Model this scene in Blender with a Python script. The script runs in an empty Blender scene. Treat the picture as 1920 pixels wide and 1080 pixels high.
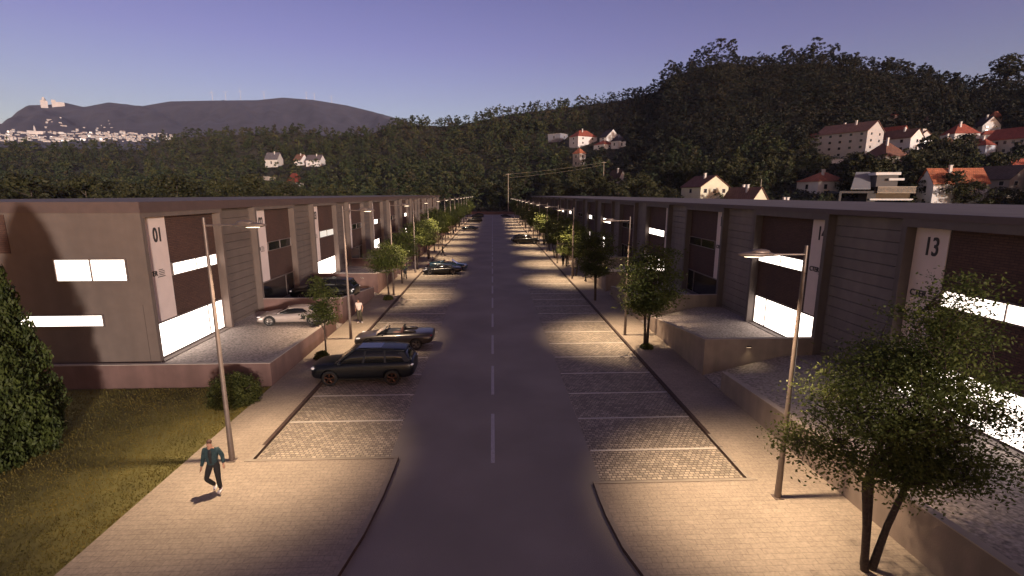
import bpy, bmesh, math, random
import numpy as np
from mathutils import Vector, Matrix
R_ = math.radians
rng = np.random.default_rng(7); random.seed(7)
scene = bpy.context.scene
COL = scene.collection
PI = math.pi

# ------------------------------------------------------------------ camera
CAM_H = 9.3; FPX = 910.0; PITCH = R_(10.94); YAW = math.atan2(37, math.hypot(910, 176))
cam_data = bpy.data.cameras.new("camera"); cam = bpy.data.objects.new("camera", cam_data); COL.objects.link(cam)
cam_data.sensor_width = 36; cam_data.lens = 36*FPX/1920; cam_data.clip_start = 0.1; cam_data.clip_end = 20000
cam.location = (0, 0, CAM_H); cam.rotation_euler = (PI/2-PITCH, 0, -YAW)
scene.camera = cam

# ------------------------------------------------------------------ sky, sun, exposure
SUN_EL = R_(5.5); SUN_AZ = math.atan2(0.46, -0.89)        # azimuth clockwise from +Y, towards the sun
world = bpy.data.worlds.new("World"); scene.world = world; world.use_nodes = True
wn = world.node_tree.nodes; wl = world.node_tree.links
bg = wn["Background"]
sky = wn.new("ShaderNodeTexSky"); sky.sky_type = 'NISHITA'; sky.sun_disc = False
sky.sun_elevation = SUN_EL; sky.sun_rotation = SUN_AZ; sky.air_density = 1.0; sky.dust_density = 0.6; sky.ozone_density = 1.5
tc = wn.new("ShaderNodeTexCoord"); sx = wn.new("ShaderNodeSeparateXYZ"); wl.new(tc.outputs["Generated"], sx.inputs[0])
rp = wn.new("ShaderNodeValToRGB"); wl.new(sx.outputs["Z"], rp.inputs[0])
el = rp.color_ramp.elements
el[0].position = 0.0; el[0].color = (0.86, 0.84, 0.90, 1)
el[1].position = 0.65; el[1].color = (0.52, 0.30, 0.48, 1)
for p_, c_ in ((0.12, (0.80, 0.66, 0.78, 1)), (0.26, (0.74, 0.48, 0.74, 1)), (0.42, (0.62, 0.36, 0.62, 1))):
    e_ = el.new(p_); e_.color = c_
mx = wn.new("ShaderNodeMix"); mx.data_type = 'RGBA'; mx.blend_type = 'MULTIPLY'; mx.inputs["Factor"].default_value = 1
wl.new(sky.outputs[0], mx.inputs["A"]); wl.new(rp.outputs[0], mx.inputs["B"])
mr_ = wn.new("ShaderNodeMapRange"); wl.new(sx.outputs["Y"], mr_.inputs[0]); mr_.inputs[1].default_value = -.6; mr_.inputs[2].default_value = .45; mr_.inputs[3].default_value = 1.9; mr_.inputs[4].default_value = 1.45
mr_.inputs[3].default_value = 0; mr_.inputs[4].default_value = 1      # warm afterglow side of the sky to blue side
mw_ = wn.new("ShaderNodeMix"); mw_.data_type = 'RGBA'; wl.new(mr_.outputs[0], mw_.inputs["Factor"]); mw_.inputs["A"].default_value = (2.5, 2.0, 1.35, 1); mw_.inputs["B"].default_value = (1.36, 1.40, 1.56, 1)
vs_ = wn.new("ShaderNodeVectorMath"); vs_.operation = 'MULTIPLY'; wl.new(mx.outputs["Result"], vs_.inputs[0]); wl.new(mw_.outputs["Result"], vs_.inputs[1])
wl.new(vs_.outputs[0], bg.inputs["Color"]); bg.inputs["Strength"].default_value = 0.15
sd = bpy.data.lights.new("sun", 'SUN'); sd.energy = 3.9; sd.angle = R_(3.0); sd.color = (1.0, 0.88, 0.78)
sun = bpy.data.objects.new("sun", sd); COL.objects.link(sun)
sdir = Vector((math.sin(SUN_AZ)*math.cos(SUN_EL), math.cos(SUN_AZ)*math.cos(SUN_EL), math.sin(SUN_EL)))
sun.rotation_euler = sdir.to_track_quat('Z', 'Y').to_euler(); sun.location = (0, 0, 60)
scene.view_settings.view_transform = 'Standard'; scene.view_settings.look = 'None'
scene.view_settings.exposure = 0.0; scene.view_settings.gamma = 1.0
scene.cycles.use_denoising = True
scene.cycles.max_bounces = 5; scene.cycles.diffuse_bounces = 3; scene.cycles.glossy_bounces = 3
scene.cycles.transmission_bounces = 3; scene.cycles.transparent_max_bounces = 4; scene.cycles.sample_clamp_indirect = 4

# photo ray helpers: used only to find azimuths / slopes of the surrounding land and houses
_hx, _hy = math.sin(YAW), math.cos(YAW)
FW = np.array([_hx*math.cos(PITCH), _hy*math.cos(PITCH), -math.sin(PITCH)])
RT = np.array([_hy, -_hx, 0.0]); UP = np.cross(RT, FW)
def ray(px, py): return FW+RT*(px-960)/FPX-UP*(py-540)/FPX
def az_el(px, py):
    d = ray(px, py); return math.atan2(d[0], d[1]), d[2]/math.hypot(d[0], d[1])

# ------------------------------------------------------------------ helpers
def tag(o, label=None, cat=None, group=None, kind=None):
    if label: o["label"] = label
    if cat: o["category"] = cat
    if group: o["group"] = group
    if kind: o["kind"] = kind
    return o
def empty(name, loc=(0, 0, 0), rz=0, **k):
    o = bpy.data.objects.new(name, None); COL.objects.link(o); o.location = loc; o.rotation_euler = (0, 0, rz)
    o.empty_display_size = 0.3
    return tag(o, **k)
def link(name, me, mats, parent=None):
    if not isinstance(mats, (list, tuple)): mats = [mats]
    for m in mats: me.materials.append(m)
    o = bpy.data.objects.new(name, me); COL.objects.link(o)
    if parent is not None: o.parent = parent
    return o
def copy_tree(o, parent=None):
    c = o.copy(); COL.objects.link(c); c.parent = parent
    for ch in list(o.children): copy_tree(ch, c)
    return c
class MB:
    def __init__(s): s.v = []; s.f = []; s.m = []; s.sm = []
    def add(s, vs, fs, mi=0, smooth=False):
        n = len(s.v); s.v += [tuple(v) for v in vs]
        for f in fs: s.f.append([n+i for i in f]); s.m.append(mi); s.sm.append(smooth)
        return s
    def box(s, x0, x1, y0, y1, z0, z1, mi=0):
        return s.add([(x0, y0, z0), (x1, y0, z0), (x1, y1, z0), (x0, y1, z0), (x0, y0, z1), (x1, y0, z1), (x1, y1, z1), (x0, y1, z1)],
                     [(0, 3, 2, 1), (4, 5, 6, 7), (0, 1, 5, 4), (1, 2, 6, 5), (2, 3, 7, 6), (3, 0, 4, 7)], mi)
    def prism(s, poly, z0, z1, mi=0):
        n = len(poly); vs = [(x, y, z0) for x, y in poly]+[(x, y, z1) for x, y in poly]
        fs = [list(range(n))[::-1], list(range(n, 2*n))]+[(i, (i+1) % n, n+(i+1) % n, n+i) for i in range(n)]
        return s.add(vs, fs, mi)
    def hexa(s, b, t, mi=0):
        return s.add(list(b)+list(t), [(0, 3, 2, 1), (4, 5, 6, 7), (0, 1, 5, 4), (1, 2, 6, 5), (2, 3, 7, 6), (3, 0, 4, 7)], mi)
    def tube(s, pts, rads, n=8, mi=0, cap=True):
        rings = []; pts = [Vector(p) for p in pts]
        for i, p in enumerate(pts):
            d = (pts[min(i+1, len(pts)-1)]-pts[max(i-1, 0)]).normalized()
            a = d.cross(Vector((0, 0, 1)) if abs(d.z) < .95 else Vector((1, 0, 0))).normalized(); b = d.cross(a)
            r = rads[i] if isinstance(rads, (list, tuple)) else rads
            rings.append([p+a*math.cos(2*PI*k/n)*r+b*math.sin(2*PI*k/n)*r for k in range(n)])
        vs = [v for rg in rings for v in rg]; fs = []
        for i in range(len(rings)-1):
            for k in range(n): fs.append((i*n+k, i*n+(k+1) % n, (i+1)*n+(k+1) % n, (i+1)*n+k))
        s.add(vs, fs, mi, True)
        if cap: s.add(rings[0], [list(range(n))[::-1]], mi); s.add(rings[-1], [list(range(n))], mi)
        return s
    def ell(s, c, r, nu=12, nv=8, mi=0):
        vs = []; fs = []
        for j in range(nv+1):
            th = PI*j/nv
            for i in range(nu):
                ph = 2*PI*i/nu; vs.append((c[0]+r[0]*math.sin(th)*math.cos(ph), c[1]+r[1]*math.sin(th)*math.sin(ph), c[2]+r[2]*math.cos(th)))
        for j in range(nv):
            for i in range(nu): fs.append((j*nu+i, (j+1)*nu+i, (j+1)*nu+(i+1) % nu, j*nu+(i+1) % nu))
        return s.add(vs, fs, mi, True)
    def mesh(s, name):
        me = bpy.data.meshes.new(name); me.from_pydata(s.v, [], s.f)
        me.polygons.foreach_set("material_index", s.m); me.polygons.foreach_set("use_smooth", s.sm); me.update(); return me
    def build(s, name, mats, parent=None): return link(name, s.mesh(name), mats, parent)
def np_mesh(name, V, F):
    me = bpy.data.meshes.new(name); k = F.shape[1]
    me.vertices.add(len(V)); me.vertices.foreach_set("co", np.ascontiguousarray(V, dtype=np.float32).ravel())
    me.loops.add(F.size); me.loops.foreach_set("vertex_index", np.ascontiguousarray(F, dtype=np.int32).ravel())
    me.polygons.add(len(F)); me.polygons.foreach_set("loop_start", np.arange(0, F.size, k, dtype=np.int32))
    me.update(calc_edges=True); return me
def leaf_norm(C, Nn, size, r, jit=.45, long=1.4):
    """leaf clusters that lie on the crown surface: normals Nn with jitter"""
    N = len(C); n_ = Nn+r.normal(size=(N, 3))*jit; n_ /= np.linalg.norm(n_, axis=1)[:, None]+1e-9
    a = np.cross(n_, r.normal(size=(N, 3))); a /= np.linalg.norm(a, axis=1)[:, None]+1e-9; b = np.cross(n_, a)
    sz = (np.asarray(size)*(0.65+0.7*r.random(N)))[:, None]
    V = np.stack([C-a*sz*long/2, C+b*sz*.5-a*sz*.12, C+a*sz*long/2, C-b*sz*.5+a*sz*.12], 1).reshape(-1, 3)
    return V, np.arange(4*N).reshape(N, 4)
def leaf_quads(C, size, r, flat=0.0, long=1.6):
    """C centres (N,3); one pointed rhombus leaf per centre, random orientation"""
    N = len(C); a = r.normal(size=(N, 3)); a /= np.linalg.norm(a, axis=1)[:, None]
    b = r.normal(size=(N, 3)); 
    if flat: a[:, 2] *= (1-flat); b[:, 2] *= (1-flat); a /= np.linalg.norm(a, axis=1)[:, None]
    b -= a*(a*b).sum(1)[:, None]; b /= np.linalg.norm(b, axis=1)[:, None]+1e-9
    sz = (size*(0.7+0.6*r.random(N)))[:, None] if np.isscalar(size) else (np.asarray(size)*(0.7+0.6*r.random(N)))[:, None]
    V = np.stack([C-a*sz*long/2, C+b*sz*.5-a*sz*.1, C+a*sz*long/2, C-b*sz*.5-a*sz*.1], 1).reshape(-1, 3)
    return V, np.arange(4*N).reshape(N, 4)

# ------------------------------------------------------------------ materials
def newmat(name):
    m = bpy.data.materials.new(name); m.use_nodes = True
    return m, m.node_tree.nodes, m.node_tree.links, m.node_tree.nodes["Principled BSDF"]
def shade(c, f): return (min(c[0]*f, 1), min(c[1]*f, 1), min(c[2]*f, 1), 1)
def coords(n, l, scale=(1, 1, 1), kind="Object", swap=False):
    t = n.new("ShaderNodeTexCoord"); mp = n.new("ShaderNodeMapping"); mp.inputs["Scale"].default_value = scale
    if swap:
        s_ = n.new("ShaderNodeSeparateXYZ"); c_ = n.new("ShaderNodeCombineXYZ"); l.new(t.outputs[kind], s_.inputs[0])
        l.new(s_.outputs[0], c_.inputs[0]); l.new(s_.outputs[2], c_.inputs[1]); l.new(s_.outputs[1], c_.inputs[2]); l.new(c_.outputs[0], mp.inputs[0])
    else: l.new(t.outputs[kind], mp.inputs[0])
    return mp.outputs[0]
def mat(name, c, rough=0.7, var=0.2, scale=3.0, bump=0.0, bscale=40.0, metal=0.0, spec=0.5, coat=0.0, big=0.0, streak=0.0):
    m, n, l, b = newmat(name)
    co = coords(n, l); nz = n.new("ShaderNodeTexNoise"); nz.inputs["Scale"].default_value = scale; nz.inputs["Detail"].default_value = 6
    l.new(co, nz.inputs["Vector"])
    r = n.new("ShaderNodeValToRGB"); l.new(nz.outputs[0], r.inputs[0])
    r.color_ramp.elements[0].position = 0.3; r.color_ramp.elements[0].color = shade(c, 1-var)
    r.color_ramp.elements[1].position = 0.7; r.color_ramp.elements[1].color = shade(c, 1+var)
    out = r.outputs[0]
    if big:
        n2 = n.new("ShaderNodeTexNoise"); n2.inputs["Scale"].default_value = 0.25; n2.inputs["Detail"].default_value = 4; l.new(co, n2.inputs["Vector"])
        mr = n.new("ShaderNodeMapRange"); l.new(n2.outputs[0], mr.inputs[0]); mr.inputs[1].default_value = .3; mr.inputs[2].default_value = .7
        mr.inputs[3].default_value = 1-big; mr.inputs[4].default_value = 1+big
        mm = n.new("ShaderNodeVectorMath"); mm.operation = 'SCALE'; l.new(out, mm.inputs[0]); l.new(mr.outputs[0], mm.inputs["Scale"]); out = mm.outputs[0]
    if streak:
        c5 = coords(n, l, scale=(1.1, 1.1, .10)); n5 = n.new("ShaderNodeTexNoise"); n5.inputs["Scale"].default_value = 1.6; n5.inputs["Detail"].default_value = 7; l.new(c5, n5.inputs["Vector"])
        m5 = n.new("ShaderNodeMapRange"); l.new(n5.outputs[0], m5.inputs[0]); m5.inputs[1].default_value = .35; m5.inputs[2].default_value = .65; m5.inputs[3].default_value = 1-streak; m5.inputs[4].default_value = 1+streak*.4
        s5 = n.new("ShaderNodeVectorMath"); s5.operation = 'SCALE'; l.new(out, s5.inputs[0]); l.new(m5.outputs[0], s5.inputs["Scale"]); out = s5.outputs[0]
    l.new(out, b.inputs["Base Color"])
    b.inputs["Roughness"].default_value = rough; b.inputs["Metallic"].default_value = metal; b.inputs["Specular IOR Level"].default_value = spec
    b.inputs["Coat Weight"].default_value = coat
    if bump:
        n3 = n.new("ShaderNodeTexNoise"); n3.inputs["Scale"].default_value = bscale; n3.inputs["Detail"].default_value = 4; l.new(co, n3.inputs["Vector"])
        bp = n.new("ShaderNodeBump"); bp.inputs["Strength"].default_value = bump; bp.inputs["Distance"].default_value = 0.02
        l.new(n3.outputs[0], bp.inputs["Height"]); l.new(bp.outputs[0], b.inputs["Normal"])
    return m
def brickmat(name, c1, c2, mortar, w, h, msize, rough=.8, swap=False, bump=.6, distort=0.0, dist=0.02, big=0.15):
    m, n, l, b = newmat(name)
    co = coords(n, l, swap=swap)
    if distort:
        nz = n.new("ShaderNodeTexNoise"); nz.inputs["Scale"].default_value = 5; l.new(co, nz.inputs["Vector"])
        sc = n.new("ShaderNodeVectorMath"); sc.operation = 'SCALE'; sc.inputs["Scale"].default_value = distort; l.new(nz.outputs[1], sc.inputs[0])
        ad = n.new("ShaderNodeVectorMath"); ad.operation = 'ADD'; l.new(co, ad.inputs[0]); l.new(sc.outputs[0], ad.inputs[1]); co2 = ad.outputs[0]
    else: co2 = co
    bt = n.new("ShaderNodeTexBrick"); l.new(co2, bt.inputs["Vector"]); bt.inputs["Scale"].default_value = 1
    bt.inputs["Color1"].default_value = (*c1, 1); bt.inputs["Color2"].default_value = (*c2, 1); bt.inputs["Mortar"].default_value = (*mortar, 1)
    bt.inputs["Brick Width"].default_value = w; bt.inputs["Row Height"].default_value = h; bt.inputs["Mortar Size"].default_value = msize
    bt.inputs["Mortar Smooth"].default_value = .4; bt.inputs["Bias"].default_value = 0.0
    n2 = n.new("ShaderNodeTexNoise"); n2.inputs["Scale"].default_value = 0.45; n2.inputs["Detail"].default_value = 8; l.new(co, n2.inputs["Vector"])
    mr = n.new("ShaderNodeMapRange"); l.new(n2.outputs[0], mr.inputs[0]); mr.inputs[1].default_value = .3; mr.inputs[2].default_value = .7
    mr.inputs[3].default_value = 1-big; mr.inputs[4].default_value = 1+big
    n4 = n.new("ShaderNodeTexNoise"); n4.inputs["Scale"].default_value = 14; n4.inputs["Detail"].default_value = 6; l.new(co, n4.inputs["Vector"])
    mr2 = n.new("ShaderNodeMapRange"); l.new(n4.outputs[0], mr2.inputs[0]); mr2.inputs[1].default_value = .3; mr2.inputs[2].default_value = .7
    mr2.inputs[3].default_value = .82; mr2.inputs[4].default_value = 1.18
    mu = n.new("ShaderNodeMath"); mu.operation = 'MULTIPLY'; l.new(mr.outputs[0], mu.inputs[0]); l.new(mr2.outputs[0], mu.inputs[1])
    mm = n.new("ShaderNodeVectorMath"); mm.operation = 'SCALE'; l.new(bt.outputs[0], mm.inputs[0]); l.new(mu.outputs[0], mm.inputs["Scale"])
    l.new(mm.outputs[0], b.inputs["Base Color"]); b.inputs["Roughness"].default_value = rough
    inv = n.new("ShaderNodeMath"); inv.operation = 'SUBTRACT'; inv.inputs[0].default_value = 1; l.new(bt.outputs["Fac"], inv.inputs[1])
    ad2 = n.new("ShaderNodeMath"); ad2.operation = 'MULTIPLY_ADD'; l.new(n4.outputs[0], ad2.inputs[0]); ad2.inputs[1].default_value = .5; l.new(inv.outputs[0], ad2.inputs[2])
    bp = n.new("ShaderNodeBump"); bp.inputs["Strength"].default_value = bump; bp.inputs["Distance"].default_value = dist
    l.new(ad2.outputs[0], bp.inputs["Height"]); l.new(bp.outputs[0], b.inputs["Normal"])
    return m
def emis(name, c, s):
    m, n, l, b = newmat(name); b.inputs["Base Color"].default_value = (.8, .8, .8, 1)
    b.inputs["Emission Color"].default_value = (*c, 1); b.inputs["Emission Strength"].default_value = s; return m
def leafmat(name, c, var=.45, scale=.8, trans=.25, rand=.25):
    m, n, l, b = newmat(name); co = coords(n, l)
    nz = n.new("ShaderNodeTexNoise"); nz.inputs["Scale"].default_value = scale; nz.inputs["Detail"].default_value = 5; l.new(co, nz.inputs["Vector"])
    r = n.new("ShaderNodeValToRGB"); l.new(nz.outputs[0], r.inputs[0]); e = r.color_ramp.elements
    e[0].position = .32; e[0].color = shade(c, 1-var); e[1].position = .68; e[1].color = shade((c[0]*1.15, c[1], c[2]*.85), 1+var)
    oi = n.new("ShaderNodeObjectInfo"); mr = n.new("ShaderNodeMapRange"); l.new(oi.outputs["Random"], mr.inputs[0]); mr.inputs[3].default_value = 1-rand; mr.inputs[4].default_value = 1+rand
    mm = n.new("ShaderNodeVectorMath"); mm.operation = 'SCALE'; l.new(r.outputs[0], mm.inputs[0]); l.new(mr.outputs[0], mm.inputs["Scale"])
    l.new(mm.outputs[0], b.inputs["Base Color"]); b.inputs["Roughness"].default_value = .6; b.inputs["Specular IOR Level"].default_value = .2
    tr = n.new("ShaderNodeBsdfTranslucent"); l.new(mm.outputs[0], tr.inputs[0]); mxs = n.new("ShaderNodeMixShader"); mxs.inputs[0].default_value = trans
    o = n["Material Output"]; l.new(b.outputs[0], mxs.inputs[1]); l.new(tr.outputs[0], mxs.inputs[2]); l.new(mxs.outputs[0], o.inputs[0])
    return m

M = {}
M['asphalt'] = mat("asphalt", (.28, .240, .205), .85, .34, 55, .6, 160, big=.16)
M['setts'] = brickmat("granite_setts", (.46, .38, .29), (.24, .20, .155), (.125, .10, .08), .175, .14, .017, .7, bump=.9, distort=.045, dist=.03)
M['paver'] = brickmat("pavers", (.31, .25, .19), (.285, .228, .175), (.17, .135, .10), .40, .20, .006, .8, bump=.5, dist=.008)
M['gravel'] = mat("gravel", (.30, .25, .22), .9, .55, 9, 1.0, 9, big=.12)
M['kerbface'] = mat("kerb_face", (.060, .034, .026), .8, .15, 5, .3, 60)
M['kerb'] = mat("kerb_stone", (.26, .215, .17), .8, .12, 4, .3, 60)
M['line'] = mat("road_paint", (.62, .56, .48), .7, .15, 14)
M['dash'] = mat("dash_paint", (.46, .42, .41), .7, .25, 14)
M['earth'] = mat("earth", (.045, .038, .022), 1, .4, .08)
M['lawn'] = mat("lawn", (.13, .115, .033), 1, .25, 1.2, .6, 30, big=.3)
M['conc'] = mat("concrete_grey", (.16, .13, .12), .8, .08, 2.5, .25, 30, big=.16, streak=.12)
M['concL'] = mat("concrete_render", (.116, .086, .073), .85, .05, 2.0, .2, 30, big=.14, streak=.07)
M['frame'] = mat("concrete_frame", (.115, .092, .085), .8, .07, 2.5, .2, 30, big=.10, streak=.10)
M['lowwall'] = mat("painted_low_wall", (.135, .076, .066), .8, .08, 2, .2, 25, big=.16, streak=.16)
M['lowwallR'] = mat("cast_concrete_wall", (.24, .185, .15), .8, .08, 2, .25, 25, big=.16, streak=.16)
M['cap'] = mat("concrete_capping", (.34, .28, .24), .8, .08, 2)
M['fascia'] = mat("red_brown_metal", (.085, .055, .050), .55, .1, 2)
M['roofing'] = mat("roof_membrane", (.16, .13, .13), .9, .15, .5)
M['brick'] = brickmat("brown_brick", (.085, .040, .028), (.065, .030, .022), (.035, .017, .013), .30, .09, .012, .8, swap=True, bump=.9)
M['sign'] = mat("white_sign", (.62, .50, .46), .6, .04, 2)
M['ink'] = mat("dark_lettering", (.03, .025, .025), .6, .05, 2)
M['joint'] = mat("joint_shadow_gap", (.05, .035, .03), .9, .05, 2)
M['alu'] = mat("window_aluminium", (.22, .18, .17), .4, .05, 5, metal=.5)
M['lit'] = emis("lit_glass", (1.0, .86, .74), 4.2)
M['reflglow'] = emis("glass_reflection_glow", (.9, .95, .75), .35)  # faint glow put in for the greenish reflection on the glass
M['dark'] = mat("dark_glass", (.008, .008, .009), .12, .1, 1, spec=.6)
M['steel'] = mat("lamp_post_steel", (.15, .115, .10), .45, .12, 6, metal=.35)
M['lampglass'] = emis("lamp_lens", (1.0, .78, .5), 6)
M['bark'] = mat("bark", (.055, .038, .028), .95, .4, 14, .8, 40)
M['barkpale'] = mat("bark_pale", (.10, .075, .06), .95, .3, 4)
M['leafA'] = leafmat("street_tree_leaves", (.072, .094, .028), scale=1.3, trans=.45)
M['leafLit'] = leafmat("lamp_lit_leaves", (.12, .15, .025), scale=1.3, trans=.4)  # lamp light on one tree put into the leaf colour
M['leafC'] = leafmat("cypress_leaves", (.035, .050, .014), scale=2.5, trans=.1)
M['leafS'] = leafmat("shrub_leaves", (.06, .075, .022), scale=4, trans=.2)
M['leafF'] = leafmat("forest_leaves", (.036, .042, .021), scale=.06, var=.45, trans=.04, rand=.3)
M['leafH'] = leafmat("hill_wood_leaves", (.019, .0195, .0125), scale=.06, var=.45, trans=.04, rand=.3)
for i_, c_ in enumerate(((.050, .060, .026), (.028, .042, .019), (.018, .023, .012), (.042, .041, .025), (.032, .044, .023))): M['leafF%d' % i_] = leafmat("forest_leaves_%d" % i_, c_, scale=.15, var=.3, trans=.04, rand=.0)
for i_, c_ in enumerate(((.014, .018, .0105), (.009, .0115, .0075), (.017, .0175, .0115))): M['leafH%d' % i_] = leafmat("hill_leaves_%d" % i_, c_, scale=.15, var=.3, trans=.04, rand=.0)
M['leafP'] = leafmat("pine_needles", (.032, .036, .016), scale=.3, var=.4, trans=.05, rand=.45)

# ------------------------------------------------------------------ land
def interp(tab, x): return float(np.interp(x, [a for a, _ in tab], [b for _, b in tab]))
SKY = [(-500, 262), (0, 262), (150, 268), (290, 266), (320, 248), (430, 240), (560, 238), (650, 243), (700, 236), (740, 222), (850, 222), (910, 206), (960, 195), (1050, 184), (1150, 172),
       (1215, 160), (1240, 128), (1290, 108), (1340, 96), (1400, 102), (1500, 95), (1600, 110), (1700, 128), (1790, 150), (1860, 146), (1920, 142), (2100, 150), (2500, 170)]
DC = [(-500, 1000), (0, 900), (300, 850), (600, 700), (800, 620), (1000, 560), (1200, 500), (1340, 470), (2500, 470)]
D0 = [(-500, 130), (0, 135), (500, 165), (700, 215), (830, 250), (925, 262), (1010, 235), (1120, 190), (1280, 150), (1500, 125), (2500, 115)]
PXS = np.arange(-500, 2500, 20.0)
AZS = np.array([az_el(p, 364)[0] for p in PXS])
def az2px(az): return np.interp(az, AZS, PXS)
ELS = np.array([az_el(p, interp(SKY, p))[1]-9.0/interp(DC, p) for p in PXS])
DCS = np.array([interp(DC, p) for p in PXS]); D0S = np.array([interp(D0, p) for p in PXS])
def wob(x, y): return (np.sin(x*.021+1.3)*np.cos(y*.017+.4)+.6*np.sin(x*.047-.8+y*.031)+.4*np.cos(y*.063+x*.02))
def land(x, y):
    x = np.asarray(x, float); y = np.asarray(y, float)
    az = np.arctan2(x, y); d = np.hypot(x, y)
    e = np.interp(az, AZS, ELS); dc = np.interp(az, AZS, DCS); d0 = np.interp(az, AZS, D0S)
    t = np.clip((d-d0)/(dc-d0), 0, 1); E0 = -9.34/d0
    z = 9.3+np.minimum(d, dc)*(E0+(e-E0)*t)
    z = np.where(d < d0, -0.04, z)+np.where(d > d0, np.minimum((d-d0)*.02, 2.0)*wob(x, y), 0)*(1-.5*t)
    z = z-np.where(d > dc, (d-dc)*.12, 0)
    return np.where(np.abs(az) > 1.35, -0.04, z)
aa = np.radians(np.arange(-82, 82.01, .5)); dd = np.concatenate([[0.0], np.linspace(20, 100, 5), np.arange(112, 1100, 9.0)])
A_, D_ = np.meshgrid(aa, dd, indexing='ij'); X_ = D_*np.sin(A_); Y_ = D_*np.cos(A_); Z_ = land(X_, Y_)
V = np.stack([X_, Y_, Z_], -1).reshape(-1, 3); na, nd = A_.shape
I = (np.arange(na-1)[:, None]*nd+np.arange(nd-1)[None]).ravel()
F = np.stack([I, I+nd, I+nd+1, I+1], 1)
o = link("hillside", np_mesh("hillside", V, F[:, ::-1]), M['earth']); tag(o, kind="structure")
MB().box(-400, 400, -300, 60, -.5, -.06).build("ground", M['earth'])["kind"] = "structure"

# far mountain, with the plain of the far town in front of it
RID = [(-600, 262), (-40, 262), (20, 246), (60, 212), (82, 200), (120, 199), (150, 195), (183, 203), (230, 194), (262, 198), (288, 201), (340, 192), (420, 190), (500, 189), (545, 184), (600, 188),
       (660, 198), (700, 208), (740, 219), (800, 236), (900, 262), (1100, 270)]
pm = np.arange(-600, 1101, 6.0); am = np.array([az_el(p, 364)[0] for p in pm]); rm = np.array([az_el(p, interp(RID, p))[1] for p in pm]); rows = [np.array([az_el(p, y_)[1] for p in pm]) for y_ in (306, 300, 272, 247)]
dm = np.array([900, 1100, 1300, 1500, 1700, 1900, 2100, 2300, 2500, 2700, 2900, 3100, 3300, 3500, 3700, 3900, 4100, 4300, 4500, 4700, 5000, 5400.0])
def far_z(az, d):
    r = np.interp(az, am, rm); b = [np.interp(az, am, q) for q in rows]; E26 = b[3]
    base = np.where(d < 1300, b[0]+(b[1]-b[0])*(d-900)/400, np.where(d < 1800, b[1]+(b[2]-b[1])*(d-1300)/500, b[2]+(b[3]-b[2])*np.clip((d-1800)/800, 0, 1)))
    t = np.clip((d-2600)/1900, 0, 1); E = base+(np.maximum(r, E26-.03)-E26)*np.where(t > 0, t**.8, 0)
    E = E-np.where(d > 4500, (d-4500)/900*.05, 0)
    z = CAM_H+d*E
    return z+np.clip((d-2500)/700, 0, 1)*np.clip((4500-d)/500, 0, 1)*(26*np.sin(az*46+d*.0011)+15*np.sin(az*103+d*.003)+9*np.sin(az*231-d*.005))
A_, D_ = np.meshgrid(am, dm, indexing='ij'); V = np.stack([D_*np.sin(A_), D_*np.cos(A_), far_z(A_, D_)], -1).reshape(-1, 3)
na, nd = A_.shape; I = (np.arange(na-1)[:, None]*nd+np.arange(nd-1)[None]).ravel(); F = np.stack([I, I+nd, I+nd+1, I+1], 1)
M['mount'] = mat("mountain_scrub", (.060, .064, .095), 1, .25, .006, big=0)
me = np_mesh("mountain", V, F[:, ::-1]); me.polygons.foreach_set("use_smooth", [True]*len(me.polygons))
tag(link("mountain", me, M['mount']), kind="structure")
# ------------------------------------------------------------------ street
MB().box(-12, 12, -30, 229, -.3, 0).build("road", M['asphalt'])["kind"] = "structure"
CL = [(-10.2, 1.5), (-8.2, 3.6), (-6.6, 5.6), (-5.3, 7.6), (-4.45, 9.3), (-4.0, 10.5), (-3.74, 12.0), (-3.6, 13.7), (-3.55, 15.2), (-3.55, 15.86)]
CR = [(9.8, 1.5), (7.8, 3.6), (6.2, 5.6), (5.0, 7.5), (4.25, 9.0), (3.78, 10.2), (3.52, 11.2), (3.38, 12.5), (3.35, 13.4), (3.35, 14.05)]
def offset(path, w):
    out = []
    for i, p in enumerate(path):
        a = Vector(path[max(i-1, 0)]); b = Vector(path[min(i+1, len(path)-1)]); d = (b-a).normalized(); out.append((p[0]-d.y*w, p[1]+d.x*w))
    return out
def ribbon(mb, path, w, z0, z1):
    q = offset(path, w)
    for i in range(len(path)-1):
        b = [path[i], path[i+1], q[i+1], q[i]]
        mb.hexa([(x, y, z0) for x, y in b], [(x, y, z1) for x, y in b])
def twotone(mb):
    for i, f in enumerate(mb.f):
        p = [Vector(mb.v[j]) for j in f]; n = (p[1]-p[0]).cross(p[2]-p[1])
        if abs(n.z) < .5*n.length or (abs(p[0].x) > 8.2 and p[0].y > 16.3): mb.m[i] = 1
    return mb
left_walk = CL+[(-8.65, 15.86), (-8.65, 225), (-10.8, 225), (-10.8, 1.5)]
right_walk = CR+[(8.45, 14.05), (8.45, 225), (10.8, 225), (10.8, 1.5)]
MB().prism(left_walk, -.2, .12).build("pavement_left", M['paver'])["kind"] = "structure"
MB().prism(right_walk[::-1], -.2, .12).build("pavement_right", M['paver'])["kind"] = "structure"
mb = MB()
ribbon(mb, CL, -.14, -.1, .128); mb.box(-8.75, -3.40, 15.865, 16.0, -.1, .131)
x = -8.645
for y0 in np.arange(16.005, 222, 1.0): mb.box(x, -8.51, y0, y0+.985, -.1, .127)
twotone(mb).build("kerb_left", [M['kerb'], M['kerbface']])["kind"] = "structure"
mb = MB()
ribbon(mb, CR, .14, -.1, .128); mb.box(3.2, 8.6, 14.055, 14.19, -.1, .131)
for y0 in np.arange(14.2, 222, 1.0): mb.box(8.31, 8.445, y0, y0+.985, -.1, .127)
twotone(mb).build("kerb_right", [M['kerb'], M['kerbface']])["kind"] = "structure"
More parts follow.
